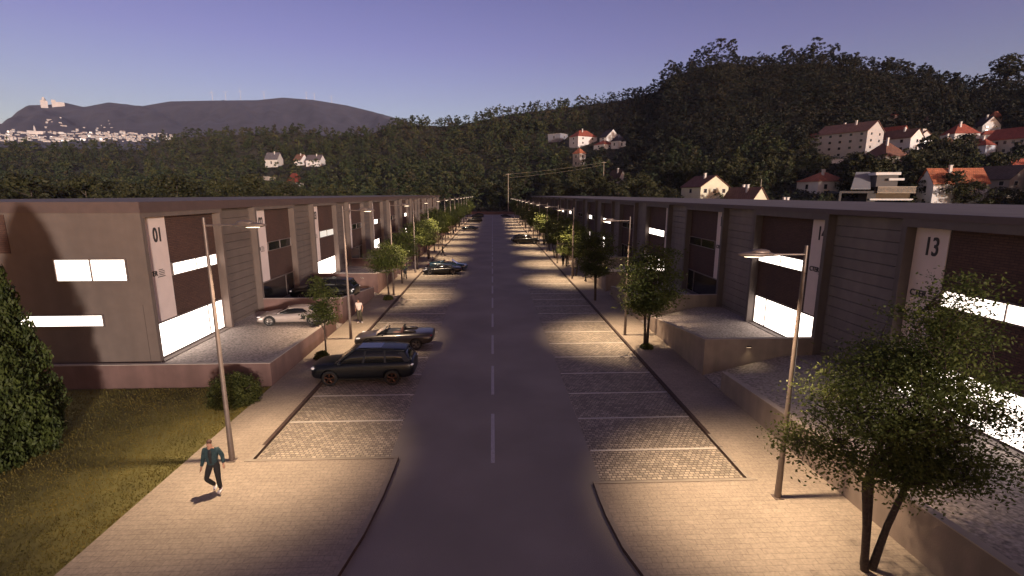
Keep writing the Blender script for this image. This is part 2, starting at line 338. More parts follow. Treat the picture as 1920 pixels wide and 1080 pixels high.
MB().box(-8.5, -3.75, 16.0, 221, -.1, .004).build("parking_bays_left", M['setts'])["kind"] = "structure"
MB().box(3.5, 8.3, 14.2, 221, -.1, .004).build("parking_bays_right", M['setts'])["kind"] = "structure"
mb = MB()
for i in range(1, 76): mb.box(-8.48, -3.8, 16.43+2.65*i-.05, 16.43+2.65*i+.05, .0045, .010)
for i in range(0, 77): mb.box(3.55, 8.28, 16.32+2.62*i-.05, 16.32+2.62*i+.05, .0045, .010)
mb.build("bay_markings", M['line'])["kind"] = "structure"
mb = MB()
for i in range(0, 34): mb.box(-.12, .02, 15.64+5.95*i, 15.64+5.95*i+3.9, .0005, .005)
mb.build("centre_line", M['dash'])["kind"] = "structure"
MB().box(-70, -10.8, -10, 23.0, -.3, .09).build("lawn", M['lawn'])["kind"] = "structure"
# grass blades
n = 60000; gx = -10.85-rng.random(n)**1.2*16; gy = 6+rng.random(n)*16.7
C_ = np.stack([gx, gy, np.full(n, .09)], 1); a = rng.random(n)*6.28; w = .012+.012*rng.random(n); h = .03+.05*rng.random(n)
dx = np.stack([np.cos(a)*w, np.sin(a)*w, 0*w], 1); lean = np.stack([rng.normal(size=n)*.02, rng.normal(size=n)*.02, h], 1)
Vg = np.stack([C_-dx, C_+dx, C_+lean], 1).reshape(-1, 3)
M['grass'] = leafmat("grass_blades", (.13, .115, .033), scale=.5, var=.25, trans=.2)
tag(link("grass", np_mesh("grass", Vg, np.arange(3*n).reshape(n, 3)), M['grass']), kind="stuff")

# ------------------------------------------------------------------ the two rows of numbered units
def text_mesh(s, size, depth=.015):
    cu = bpy.data.curves.new("t", 'FONT'); cu.body = s; cu.size = size; cu.extrude = depth; cu.align_x = 'CENTER'; cu.align_y = 'CENTER'; cu.offset = .012*size
    o = bpy.data.objects.new("t", cu); COL.objects.link(o); dg = bpy.context.evaluated_depsgraph_get()
    me = bpy.data.meshes.new_from_object(o.evaluated_get(dg)); bpy.data.objects.remove(o); bpy.data.curves.remove(cu); return me
TXT = {}
def text_at(name, s, size, sx, x, y, z, parent):
    key = (s, size)
    if key not in TXT: TXT[key] = text_mesh(s, size); TXT[key].materials.append(M['ink'])
    o = bpy.data.objects.new(name, TXT[key]); COL.objects.link(o); o.parent = parent
    o.location = (x, y, z); o.rotation_euler = (PI/2, 0, 0); o.scale = (sx, 1, 1); return o
def window(name, x0, x1, z0, z1, y, panes, parent, splits=None, fr=.06, depth=.09):
    """panes: tuple of 'lit'/'dark'...; a frame ring with mullions, one mesh, and a pane per light as children"""
    n = len(panes); xs = [x0]+(splits if splits else [x0+(x1-x0)*i/n for i in range(1, n)])+[x1]
    f = MB(); f.box(x0, x1, y-depth, y, z0, z0+fr); f.box(x0, x1, y-depth, y, z1-fr, z1)
    for i, xx in enumerate(xs):
        a_ = xx if i == 0 else (xx-fr if i == n else xx-fr/2); f.box(a_, a_+fr, y-depth+.002, y-.002, z0+fr, z1-fr)
    fo = f.build(name, M['alu'], parent)
    for i, p in enumerate(panes):
        MB().box(xs[i]+fr*.5, xs[i+1]-fr*.5, y-.05, y-.02, z0+fr*.5, z1-fr*.5).build("pane", M[p], fo)
    return fo
ORD = ["first", "second", "third", "fourth", "fifth", "sixth", "seventh", "eighth", "ninth", "tenth", "eleventh", "twelfth", "thirteenth", "fourteenth", "fifteenth", "sixteenth", "seventeenth", "eighteenth"]
LW, DK = 'lit', 'dark'
LEFT = {0: ((LW, LW), (LW, LW)), 2: (('reflglow', 'reflglow'), (LW, LW)), 4: ((LW, DK), (LW, DK)), 6: ((DK, LW), (DK, LW)), 7: ((DK, DK), (DK, LW))}
RIGHT = {0: ((LW, LW), (LW, LW)), 1: ((LW, LW), (LW, LW)), 3: ((LW, LW), (LW, LW)), 5: ((LW, LW), (LW, DK)), 6: ((LW, DK), (LW, DK)), 8: ((LW, DK), (DK, DK)), 9: ((LW, DK), (LW, DK))}
FL = 1.12
def unit(side, k):
    L = side < 0
    W = 11.0; top = 8.95 if L else 8.58; ot = 8.22 if L else 8.03
    ribp, shop = (LEFT if L else RIGHT).get(k, ((DK, DK), (DK, DK)))
    lit = shop[0] == LW or shop[-1] == LW or ribp[0] == LW
    num = "%02d" % (k+1) if L else "%d" % (k+13)
    sd_ = "left" if L else "right"
    st = "lit windows" if lit else "dark windows"
    if k < 3: lab = "brown brick unit numbered %s on the %s of the street, with %s" % (num, sd_, st)
    else: lab = "brick unit with %s, %s from the near end of the %s row" % (st, ORD[k], sd_)
    if L: root = empty("row_unit", (-16.3, 23.35+11*k, 0), PI/2); f0, f1 = 0, 6.9
    else: root = empty("row_unit", (16.5, 23.4+11*k, 0), -PI/2); f0, f1 = (4.35, 11.25) if k == 0 else (4.1, 11.0)
    tag(root, lab, "building", "numbered units in the two facing rows")
    W = max(W, f1) if not L else W
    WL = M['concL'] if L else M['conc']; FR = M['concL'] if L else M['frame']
    fz = .50 if L else .24
    MB().box(0.001, W-.001, .55, 21, -.1, top-.14).build("wall", WL, root)
    MB().box(0.0, W, .10, 21.05, top-.139, top-.02).build("roof", M['roofing'], root)
    mb = MB(); mb.box(0, W, -.04, .10, top-fz, top); mb.box(0, W, .10, .5, top-.02, top)
    if L and k == 0: mb.box(-.04, 0, -.04, 21.05, top-fz, top)
    mb.build("fascia", M['fascia'], root)
    b = MB(); o0, o1 = f0+.25, f1-.25
    b.box(f0, o0, 0, .549, -.1, ot); b.box(o1, f1, 0, .549, -.1, ot); b.box(f0, f1, 0, .549, ot, top-fz); b.box(o0, o1, .05, .549, -.1, FL+.02)
    b.build("frame", FR, root)
    p0, p1 = (f1, W) if L else (0, f0)
    g = MB(); z = FL-.3
    while z < top-fz-.01:
        g.box(p0+.06, p1-.06, .40, .549, z, min(z+.475, top-fz)); z += .50
    g.build("groove_panel", WL, root)
    e = MB(); e.box(p0, p0+.06, .385, .549, -.1, top-fz); e.box(p1-.06, p1, .385, .549, -.1, top-fz); e.box(p0+.06, p1-.06, .42, .549, -.1, FL-.3); e.build("panel_edge", FR, root)
    sw = 2.1 if L else 1.5; sl = L or k == 0
    s0 = o0 if sl else o1-sw; s1 = s0+sw
    b0, b1 = (s1, o1) if sl else (o0, s0)
    MB().box(b0, b1, .46, .548, 3.0, ot-.003).build("brick_panel", M['brick'], root)
    mb = MB(); mb.box(s0+.01, s1-.05, .42, .547, 3.0, ot-.01); sp = mb.build("sign_panel", M['sign'], root)
    jx = s1-.05 if sl else s0-.06
    MB().box(jx+.002, jx+.05, .455, .546, 3.0, ot-.004).build("shadow_gap", M['joint'], root)
    cx = s0+(1.35 if L else .80)
    if k < 9:
        text_at("number", num, 1.0, .66, cx, .40, 7.28, sp)
        text_at("lettering", "CTER", .36, .85, s0+(.62 if L else .52), .405, 5.42, sp)
        if k < 4:
            q = MB(); lx = s0+(1.12 if L else .98)
            for i, wd in enumerate((.30, .40, .42, .38)): q.box(lx, lx+wd, .40, .419, 5.56-i*.085, 5.59-i*.085)
            q.box(lx-.12, lx+.42, .40, .419, 5.21, 5.245); q.build("small_print", M['ink'], sp)
    window("ribbon_window", b0+.03, b1-.12, 5.12, 5.80, .46, ribp, root, fr=.05)
    if L: sp_ = [o1-1.55]
    else: sp_ = [o0+1.3]
    window("shopfront", o0, o1, FL+.02, 2.98, .50, shop, root, splits=sp_, fr=.07)
    if L and k == 0:      # the end wall, facing the lawn (its plane is local x = 0)
        for (y0, y1, z0, z1, pn) in ((.95, 4.13, 5.30, 6.28, 2), (2.38, 6.4, 3.10, 3.60, 1)):
            f = MB(); fr = .05
            f.box(-.10, 0, y0-fr, y1+fr, z0-fr, z0); f.box(-.10, 0, y0-fr, y1+fr, z1, z1+fr); f.box(-.098, 0, y0-fr, y0, z0, z1); f.box(-.098, 0, y1, y1+fr, z0, z1)
            for i in range(1, pn): ym = y0+(y1-y0)*i/pn; f.box(-.09, -.03, ym-.035, ym+.035, z0, z1)
            fo = f.build("end_window", M['alu'], root)
            MB().box(-.04, -.004, y0, y1, z0, z1).build("pane", M['lit'], fo)
        MB().box(-.03, 0, 6.05, 12, 6.6, 8.38).build("brick_panel", M['brick'], root)
        MB().box(-.006, 0, .45, .47, .1, 4.1).build("movement_joint", M['joint'], root)
    return root
for k in range(12): unit(-1, k)
for k in range(18): unit(1, k)
# low block added behind the viewpoint, unseen, to shade the street
w = empty("shade_block", (16.5, 0.5, 0)); tag(w, "long low grey block added unseen behind the viewpoint to shade the street", "building")
MB().box(.3, 20, -130, 0, -.1, 5.6).build("wall", M['conc'], w); MB().box(0, 20.3, -130.2, .2, 5.61, 6.0).build("roof", M['fascia'], w)
for i in range(12): MB().box(.22, .29, -9-i*10, -4-i*10, .2, 3.2).build("shade_block_door", M['alu'], w)

# ------------------------------------------------------------------ forecourts, their walls and ramps
def slab(mb, x0, x1, y0, y1, za, zb, zl=-.2):
    """top runs from za at x0 to zb at x1"""
    b = [(x0, y0, zl), (x1, y0, zl), (x1, y1, zl), (x0, y1, zl)]; t = [(x0, y0, za), (x1, y0, zb), (x1, y1, zb), (x0, y1, za)]
    if x1 < x0: b = b[::-1]; t = t[::-1]
    mb.hexa(b, t)
court = {-1: MB(), 1: MB()}
def low_wall(label, pts_b, pts_t, m, cap=True, group="low concrete walls round the forecourts"):
    o = MB().hexa(pts_b, pts_t).build("low_wall", m); tag(o, label, "low wall", group)
    if cap:
        up = [(x, y, z+.03) for x, y, z in pts_t]; cx = sum(p[0] for p in up)/4; cy = sum(p[1] for p in up)/4
        MB().hexa([(x, y, z+.001) for x, y, z in pts_t], up).build("capping", M['cap'], o)
    return o
def wallbox(label, x0, x1, y0, y1, za, zb, m, alongy=True, **kw):
    if x1 < x0: x0, x1 = x1, x0
    b = [(x0, y0, -.1), (x1, y0, -.1), (x1, y1, -.1), (x0, y1, -.1)]
    t = [(x0, y0, za), (x1, y0, za), (x1, y1, zb), (x0, y1, zb)] if alongy else [(x0, y0, za), (x1, y0, zb), (x1, y1, zb), (x0, y1, za)]
    return low_wall(label, b, t, m, **kw)
for s in (-1, 1):
    nn = 12 if s < 0 else 18
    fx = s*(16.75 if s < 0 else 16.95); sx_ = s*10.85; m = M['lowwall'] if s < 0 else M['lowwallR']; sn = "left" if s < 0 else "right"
    fr = s*16.3 if s < 0 else 16.5
    for k in range(nn):
        y0 = (23.35 if s < 0 else 12.4)+11*k; yn = y0+11
        if k == 0: y0 = 22.8 if s < 0 else 1.0
        ye = yn-1.6 if s < 0 else yn-2.0
        slab(court[s], sx_, fx, y0+(.25 if k or s < 0 else 0), ye, .90, FL)
        slab(court[s], sx_, s*15.0, ye+.001, yn-.001, .125, FL-.02); slab(court[s], s*15.001, fx, ye+.001, yn-.001, FL-.02, FL)
        far = "" if k > 2 else ""
        za, zb = (1.26, 1.02) if (k == 0 and s < 0) else ((1.9, 1.02) if k == 0 else (2.0, 1.0))
        wallbox("%s sloping forecourt wall from the near end along the %s pavement" % (ORD[k], sn), s*10.8, s*11.05, y0, ye, za, zb, m)
        if k == 0 and s < 0:
            wallbox("long reddish low wall between the lawn and the end of unit 01", -11.051, -60, y0, y0+.25, 1.26, 1.26, m, alongy=False)
        elif k > 0:
            wallbox("%s cross wall between two forecourts, counting from the near end of the %s row" % (ORD[k-1], sn), s*11.051, fr-s*.002, y0, y0+.25, 2.0, 2.0, m, alongy=False)
            if k < 6:
                for j, xx in enumerate((13.1,) if s > 0 else (12.2,)):
                    wlr = empty("wall_light", (s*xx, y0, 1.62)); tag(wlr, "small slot light low on the %s cross wall of the %s row" % (ORD[k-1], sn), "wall light", "slot lights on the forecourt walls")
                    MB().box(-.14, .14, -.035, 0, -.03, .03).build("housing", M['ink'], wlr)
                    MB().box(-.11, .11, -.03, .0, -.034, -.0305).build("lens", M['lampglass'], wlr)
                    ld = bpy.data.lights.new("slot_light", 'SPOT'); ld.energy = 14; ld.color = (1, .8, .5); ld.spot_size = R_(115); ld.spot_blend = .9; ld.shadow_soft_size = .05
                    lo = bpy.data.objects.new("slot_light", ld); COL.objects.link(lo); lo.parent = wlr; lo.location = (0, -.12, -.06); lo.rotation_euler = (R_(-22), 0, 0)
for s in (-1, 1): court[s].build("forecourt_left" if s < 0 else "forecourt_right", M['setts2'] if 'setts2' in M else M['gravel'])["kind"] = "structure"

# ------------------------------------------------------------------ street lamps
def lamp(h, s, Y, X, lab, en=1.0, light=True):
    r = empty("street_lamp", (X, Y, .12), 0 if s < 0 else PI); tag(r, lab, "street lamp", "tall street lamps along both pavements")
    q = MB(); q.tube([(0, 0, -.02), (0, 0, 1.6), (0, 0, h)], [.10, .078, .045], 12); q.build("post", M['steel'], r)
    q = MB(); q.box(-.14, .14, -.14, .14, -.01, .02); q.build("base_plate", M['steel'], r)
    q = MB(); q.tube([(0, 0, h-.25), (.7, 0, h-.25), (1.0, 0, h-.26)], [.03, .03, .045], 8); q.build("arm", M['steel'], r)
    q = MB(); q.ell((1.42, 0, h-.24), (.55, .17, .08), 14, 8); q.ell((1.30, 0, h-.18), (.30, .13, .09), 12, 6); hd = q.build("lamp_head", M['steel'], r)
    q = MB(); q.ell((1.50, 0, h-.312), (.24, .11, .012), 12, 4); q.build("lens", M['lampglass'], hd)
    if light:
        ld = bpy.data.lights.new("lamp_light", 'SPOT'); ld.energy = LAMP_W*en; ld.color = (1.0, .74, .49); ld.spot_size = R_(86); ld.spot_blend = 1.0; ld.shadow_soft_size = .14
        lo = bpy.data.objects.new("lamp_light", ld); COL.objects.link(lo); lo.parent = r; lo.location = (1.5, 0, h-.36); lo.rotation_euler = (0, R_(9), 0)
LAMP_W = 6600
YL = [15.98, 30.6, 44.5, 57.5, 70.5, 83, 95.5, 108, 121, 134, 147, 161, 176, 192]
YR = [13.15, 30.74, 52.46, 65, 78, 91, 104, 117, 130, 143, 157, 172, 188]
for i, y in enumerate(YL): lamp(8.45, -1, y, -9.2, "%s street lamp from the near end of the left pavement, arm over the parking bays" % ORD[i])
for i, y in enumerate(YR): lamp(7.78, 1, y, 8.73, "%s street lamp from the near end of the right pavement, arm over the parking bays" % ORD[i])
# ------------------------------------------------------------------ cars (front towards local -x)
M['navy'] = mat("navy_car_paint", (.005, .006, .009), .34, .05, 3, spec=.35, coat=.1)
M['blackp'] = mat("black_car_paint", (.005, .0045, .0045), .3, .05, 3, spec=.4, coat=.25)
M['bluep'] = mat("blue_car_paint", (.010, .035, .060), .25, .05, 3, spec=.6, coat=.6)
M['bronze'] = mat("bronze_grey_paint", (.032, .025, .021), .32, .05, 3, metal=.2, coat=.4)
M['silver'] = mat("silver_paint", (.52, .44, .40), .32, .04, 3, metal=.55, coat=.6)
M['tyre'] = mat("tyre_rubber", (.012, .011, .011), .85, .1, 10)
M['rimc'] = mat("copper_rim", (.15, .075, .05), .3, .1, 10, metal=.8)
M['rimg'] = mat("grey_rim", (.22, .20, .19), .35, .1, 10, metal=.7)
M['lamp_w'] = mat("clear_lamp_glass", (.75, .76, .80), .15, .03, 3)
M['lamp_r'] = mat("red_lamp_glass", (.28, .02, .015), .2, .05, 3)
M['tan'] = mat("tan_leather", (.12, .05, .035), .6, .1, 6)
M['trim'] = mat("black_trim", (.006, .006, .006), .5, .1, 4)
def loft(secs, ring):
    mb = MB(); n = None; vs = []
    for s in secs: r = ring(s); n = len(r); vs += r
    fs = [(i*n+k, i*n+(k+1) % n, (i+1)*n+(k+1) % n, (i+1)*n+k) for i in range(len(secs)-1) for k in range(n)]
    fs += [tuple(range(n))[::-1], tuple((len(secs)-1)*n+k for k in range(n))]
    mb.add(vs, fs, 0, True); return mb
def bake(o, name):
    dg = bpy.context.evaluated_depsgraph_get(); me = bpy.data.meshes.new_from_object(o.evaluated_get(dg)); me.name = name
    bpy.data.objects.remove(o); return me
def fixnormals(me):
    bm = bmesh.new(); bm.from_mesh(me); bmesh.ops.recalc_face_normals(bm, faces=bm.faces); bm.to_mesh(me); bm.free(); return me
def body_mesh(secs, wheels, r, W):
    def ring(s):
        x, w, zb, zs, zt, wt = s
        h = [(x, w*.86, zb), (x, w, zb+.14), (x, w*1.0, zs), (x, wt, zt), (x, wt*.5, zt+.035)]
        return h+[(a, -b_, c) for a, b_, c in h[::-1]]
    o = link("tmpbody", fixnormals(loft(secs, ring).mesh("b")), []); md = o.modifiers.new("s", 'SUBSURF'); md.levels = 2; md.render_levels = 2
    cuts = []
    q = MB()
    for wx in wheels:
        for sg in (-1, 1): q.tube([(wx, sg*(W-.30), r), (wx, sg*(W+.3), r)], r*1.14, 28)
    c = link("tmpcut", fixnormals(q.mesh("c")), []); bo = o.modifiers.new("b", 'BOOLEAN'); bo.operation = 'DIFFERENCE'; bo.object = c; bo.solver = 'EXACT'
    me = bake(o, "body"); bpy.data.objects.remove(c)
    for p in me.polygons: p.use_smooth = True
    return me
def wheel(parent, x, y, r, rim, sg):
    q = MB(); n = 24; prof = [(r*.66, -.10), (r*.93, -.11), (r, -.07), (r, .07), (r*.93, .11), (r*.66, .10), (r*.62, 0)]
    vs = [(a*math.cos(2*PI*k/n), b_, a*math.sin(2*PI*k/n)) for k in range(n) for a, b_ in prof]; m_ = len(prof)
    fs = [(k*m_+j, k*m_+(j+1) % m_, ((k+1) % n)*m_+(j+1) % m_, ((k+1) % n)*m_+j) for k in range(n) for j in range(m_)]
    q.add(vs, fs, 0, True); t = q.build("tyre", M['tyre'], None); w_ = empty("wheel", (x, y, r)); w_.parent = parent; t.parent = w_
    q = MB(); q.tube([(0, sg*.02, 0), (0, sg*.09, 0)], r*.14, 10)
    for k in range(5):
        a = 2*PI*k/5+.3; ca, sa = math.cos(a), math.sin(a); pa = (-sa, ca)
        for da in (-.10, .10):
            a2 = a+da*1.2; e_ = (math.cos(a2)*r*.64, math.sin(a2)*r*.64)
            q.tube([(ca*r*.08, sg*.08, sa*r*.08), (e_[0], sg*.095, e_[1])], r*.045, 5)
    for k in range(24):
        a0, a1 = 2*PI*k/24, 2*PI*(k+1)/24
        q.tube([(math.cos(a0)*r*.64, sg*.085, math.sin(a0)*r*.64), (math.cos(a1)*r*.64, sg*.085, math.sin(a1)*r*.64)], r*.035, 5, cap=False)
    q.build("rim", M[rim], w_)
def finish(root, secs, wheels, r, W, paint, rim):
    b = link("body", body_mesh(secs, wheels, r, W), M[paint], root)
    for wx in wheels:
        for sg in (-1, 1): wheel(root, wx, sg*(W-.13), r, rim, sg)
    q = MB(); q.box(wheels[0]-.1, wheels[1]+.1, -W+.32, W-.32, .2, .34); q.build("underbody", M['trim'], root)
    return b
def cabin(root, secs, paint, posts, roof, mir=None):
    """secs (x, zbelt, ztop, wbelt, wtop); posts: side pillars as ((x0,z0),(x1,z1),width)"""
    def ring(s):
        x, z0, z1, w0, w1 = s
        h = [(x, w0, z0), (x, w0*.45+w1*.55, z0+(z1-z0)*.55), (x, w1, z1-.02), (x, w1*.5, z1+.012)]
        return h+[(a, -b_, c) for a, b_, c in h[::-1]]
    me = fixnormals(loft(secs, ring).mesh("g")); g = link("window_glass", me, M['dark'], root)
    def rr(s):
        x, z, w = s
        h = [(x, w, z-.03), (x, w, z+.012), (x, w*.6, z+.04)]
        return h+[(a, -b_, c) for a, b_, c in h[::-1]]
    link("roof", fixnormals(loft(roof, rr).mesh("r")), M[paint], root)
    q = MB()
    for (x0, z0, w0), (x1, z1, w1), t in posts:
        for sg in (-1, 1):
            b_ = [(x0-t/2, sg*(w0-.03), z0), (x0+t/2, sg*(w0-.03), z0), (x0+t/2, sg*(w0+.012), z0), (x0-t/2, sg*(w0+.012), z0)]
            t_ = [(x1-t/2, sg*(w1-.03), z1), (x1+t/2, sg*(w1-.03), z1), (x1+t/2, sg*(w1+.012), z1), (x1-t/2, sg*(w1+.012), z1)]
            q.hexa(b_, t_)
    link("pillars", fixnormals(q.mesh("p")), M[paint], root)
def suv(paint, rim, label, loc, rz, group=None):
    root = empty("parked_suv", loc, rz); tag(root, label, "car", group)
    secs = [(-2.52, .62, .48, .72, .90, .50), (-2.44, .86, .32, .78, .97, .70), (-2.1, .96, .28, .84, 1.05, .80), (-1.3, .98, .27, .95, 1.12, .84), (-.6, .985, .27, 1.02, 1.17, .86), (.8, .985, .27, 1.04, 1.19, .87),
            (1.8, .985, .28, 1.06, 1.21, .86), (2.3, .95, .32, 1.06, 1.22, .82), (2.5, .88, .40, 1.02, 1.18, .76), (2.58, .66, .52, .95, 1.08, .55)]
    finish(root, secs, (-1.55, 1.50), .385, .985, paint, rim)
    cabin(root, [(-1.32, 1.10, 1.13, .84, .80), (-.48, 1.13, 1.66, .86, .66), (.4, 1.15, 1.735, .87, .68), (1.5, 1.17, 1.715, .86, .67), (2.02, 1.18, 1.66, .84, .64), (2.44, 1.19, 1.24, .78, .66)], paint,
          [((-1.22, 1.12, .84), (-.46, 1.66, .665), .10), ((.10, 1.14, .872), (.22, 1.71, .685), .09), ((1.18, 1.16, .87), (1.14, 1.71, .68), .09), ((2.25, 1.18, .83), (1.95, 1.64, .655), .26)],
          [(-.52, 1.66, .60), (-.3, 1.70, .66), (.5, 1.745, .68), (1.5, 1.725, .67), (2.05, 1.68, .64), (2.18, 1.65, .58)])
    for sg in (-1, 1): MB().tube([(-.25, sg*.62, 1.75), (.5, sg*.63, 1.80), (1.6, sg*.62, 1.77)], .018, 6).build("roof_rail", M['trim'], root)
    q = MB(); q.box(-.2, .95, -.42, .42, 1.765, 1.792); q.build("sunroof", M['dark'], root)
    for sg in (-1, 1):
        MB().ell((-2.36, sg*.70, .86), (.14, .16, .075)).build("headlight", M['lamp_w'], root)
        MB().ell((2.46, sg*.74, 1.02), (.10, .14, .06)).build("tail_light", M['lamp_w'], root)
        MB().ell((-.98, sg*1.04, 1.18), (.09, .13, .08)).build("mirror", M[paint], root)
        q = MB()
        for hx in (-.05, 1.0): q.tube([(hx-.1, sg*1.0, 1.0), (hx+.1, sg*1.0, 1.0)], .014, 6)
        q.build("door_handles", M['trim'], root)
    for sx_ in (-.15, .85):
        for sg in (-1, 1): MB().ell((sx_+.25, sg*.38, 1.22), (.09, .22, .30)).build("seat", M['tan'], root)
    q = MB(); q.box(-2.53, -2.40, -.42, .42, .48, .76); q.build("grille", M['trim'], root)
    return root
def coupe(paint, rim, label, loc, rz, name="sports_coupe", group=None, cab_x=0.0, hh=1.17):
    root = empty(name, loc, rz); root.scale = (1, 1, .93); tag(root, label, "car", group)
    secs = [(-2.26, .60, .28, .42, .50, .45), (-2.16, .86, .18, .48, .58, .70), (-1.75, .96, .16, .62, .70, .80), (-1.35, .97, .16, .68, .78, .82), (-.8, .94, .16, .66, .80, .80), (.2, .94, .16, .68, .84, .82),
            (.9, .99, .17, .78, .90, .86), (1.45, 1.0, .18, .80, .94, .84), (1.95, .97, .25, .78, .92, .80), (2.22, .86, .34, .74, .86, .70), (2.28, .66, .42, .66, .76, .5)]
    finish(root, secs, (-1.35, 1.32), .345, .985, paint, rim)
    c = cab_x
    cabin(root, [(-1.05+c, .78, .80, .74, .70), (-.30+c, .80, 1.10, .76, .54), (.15+c, .82, 1.16, .78, .55), (.7+c, .84, 1.13, .80, .53), (1.25+c, .88, 1.02, .80, .50), (1.75+c, .90, .93, .70, .48)], paint,
          [((-.98+c, .80, .745), (-.30+c, 1.10, .55), .05), ((1.30+c, .89, .80), (.82+c, 1.11, .53), .34)],
          [(-.34+c, 1.10, .50), (-.1+c, 1.135, .54), (.3+c, 1.165, .55), (.9+c, 1.12, .52), (1.15+c, 1.07, .50)])
    for sg in (-1, 1):
        MB().ell((-1.98, sg*.72, .60), (.20, .10, .045)).build("headlight", M['lamp_w'], root)
        MB().ell((2.2, sg*.66, .74), (.07, .12, .05)).build("tail_light", M['lamp_r'], root)
        MB().ell((-.72+c, sg*.98, .90), (.09, .10, .055)).build("mirror", M[paint], root)
        q = MB(); q.hexa([(.45, sg*.93, .45), (.9, sg*.985, .45), (.9, sg*1.0, .45), (.45, sg*.95, .45)], [(.62, sg*.93, .70), (.95, sg*.985, .72), (.95, sg*.998, .72), (.62, sg*.95, .70)]); q.build("side_intake", M['trim'], root)
    return root
def convertible(paint, rim, label, loc, rz, name="open_convertible", group=None):
    root = empty(name, loc, rz); tag(root, label, "car", group)
    secs = [(-2.38, .60, .34, .54, .66, .45), (-2.28, .86, .22, .58, .72, .68), (-1.8, .94, .20, .66, .80, .78), (-1.2, .95, .20, .74, .88, .80), (-.6, .95, .20, .78, .92, .80), (.3, .95, .20, .80, .93, .80),
            (1.1, .97, .20, .84, .98, .82), (1.7, .97, .24, .86, 1.0, .80), (2.15, .93, .32, .86, 1.0, .76), (2.36, .84, .42, .84, .96, .66), (2.42, .62, .5, .76, .86, .5)]
    finish(root, secs, (-1.42, 1.42), .35, .95, paint, rim)
    q = MB(); q.prism([(-.52, -.62), (.95, -.66), (1.02, 0), (.95, .66), (-.52, .62), (-.62, 0)], .90, .985); q.build("cockpit", M['trim'], root)
    for sg in (-1, 1):
        q = MB(); q.ell((.52, sg*.34, 1.0), (.10, .22, .27)); q.ell((.56, sg*.34, 1.26), (.05, .11, .08)); q.ell((.2, sg*.34, .97), (.28, .22, .06)); q.build("seat", M['tan'] if sg < 0 else M['trim'], root)
        MB().ell((.95, sg*.40, 1.05), (.42, .16, .09)).build("rear_buttress", M[paint], root)
        MB().ell((-2.08, sg*.72, .70), (.17, .12, .055)).build("headlight", M['lamp_w'], root)
        MB().ell((2.30, sg*.70, .86), (.09, .14, .05)).build("tail_light", M['lamp_r'], root)
        MB().ell((-.55, sg*1.0, 1.0), (.08, .11, .06)).build("mirror", M[paint], root)
    w0 = [(-1.02, -.70, .90), (-1.12, 0, .92), (-1.02, .70, .90)]; w1 = [(-.42, -.60, 1.32), (-.50, 0, 1.36), (-.42, .60, 1.32)]
    q = MB()
    for i in range(2): q.add([w0[i], w0[i+1], w1[i+1], w1[i]], [(0, 1, 2, 3)]); q.add([tuple(Vector(p)+Vector((.02, 0, -.01))) for p in (w0[i], w0[i+1], w1[i+1], w1[i])], [(3, 2, 1, 0)])
    q.build("windscreen", M['wglass'], root)
    q = MB(); q.tube([w0[0], w1[0], w1[1], w1[2], w0[2]], .022, 6); q.build("windscreen_frame", M['cap'], root)
    q = MB(); q.tube([(-.55+.14*math.cos(t)*0, .34+.17*math.cos(t), 1.02+.17*math.sin(t)) for t in np.linspace(0, 2*PI, 13)], .015, 5); q.build("steering_wheel", M['trim'], root)
    return root
m_, n_, l_, b_ = newmat("pale_windscreen"); b_.inputs["Base Color"].default_value = (.75, .68, .58, 1); b_.inputs["Transmission Weight"].default_value = .7; b_.inputs["Roughness"].default_value = .12; M['wglass'] = m_
g = "cars parked in the bays and forecourts"
suv('navy', 'rimc', "dark navy estate SUV with copper coloured rims parked nose to the left kerb", (-6.52, 23.85, .005), 0, g)
convertible('bronze', 'rimg', "bronze grey open convertible parked just behind the navy SUV", (-6.1, 29.35, .005), 0, group=g)
coupe('silver', 'rimg', "low silver sports coupe on the raised first left forecourt", (-13.0, 31.6, 1.01), R_(3), group=g)
suv('blackp', 'rimg', "black SUV on the second left forecourt behind the cross wall", (-13.3, 38.3, 1.03), R_(-2), g)
coupe('blackp', 'rimg', "black coupe in front of the blue convertible in the left bays", (-6.0, 57.4, .005), 0, "parked_coupe", g)
convertible('bluep', 'rimg', "blue open convertible facing the road, beside the black coupe", (-5.5, 60.3, .005), PI, group=g)
suv('blackp', 'rimg', "black SUV parked in the middle of the right hand bays", (6.3, 92.6, .005), PI, g)
coupe('blackp', 'rimg', "dark low car tucked right behind the black SUV in the right bays", (5.9, 95.4, .005), PI, "parked_coupe", g)
coupe('bluep', 'rimg', "dark car in the left bays beside the yellow green tree", (-6.0, 130.3, .005), 0, "parked_coupe", g)
suv('navy', 'rimg', "small distant dark SUV farthest along the left bays", (-5.9, 164.5, .005), 0, g)
coupe('blackp', 'rimg', "small distant dark car farthest along the right bays", (5.6, 203, .005), PI, "parked_coupe", g)
suv('blackp', 'rimg', "distant dark SUV near the far end of the left bays", (-6.0, 199, .005), 0, g)

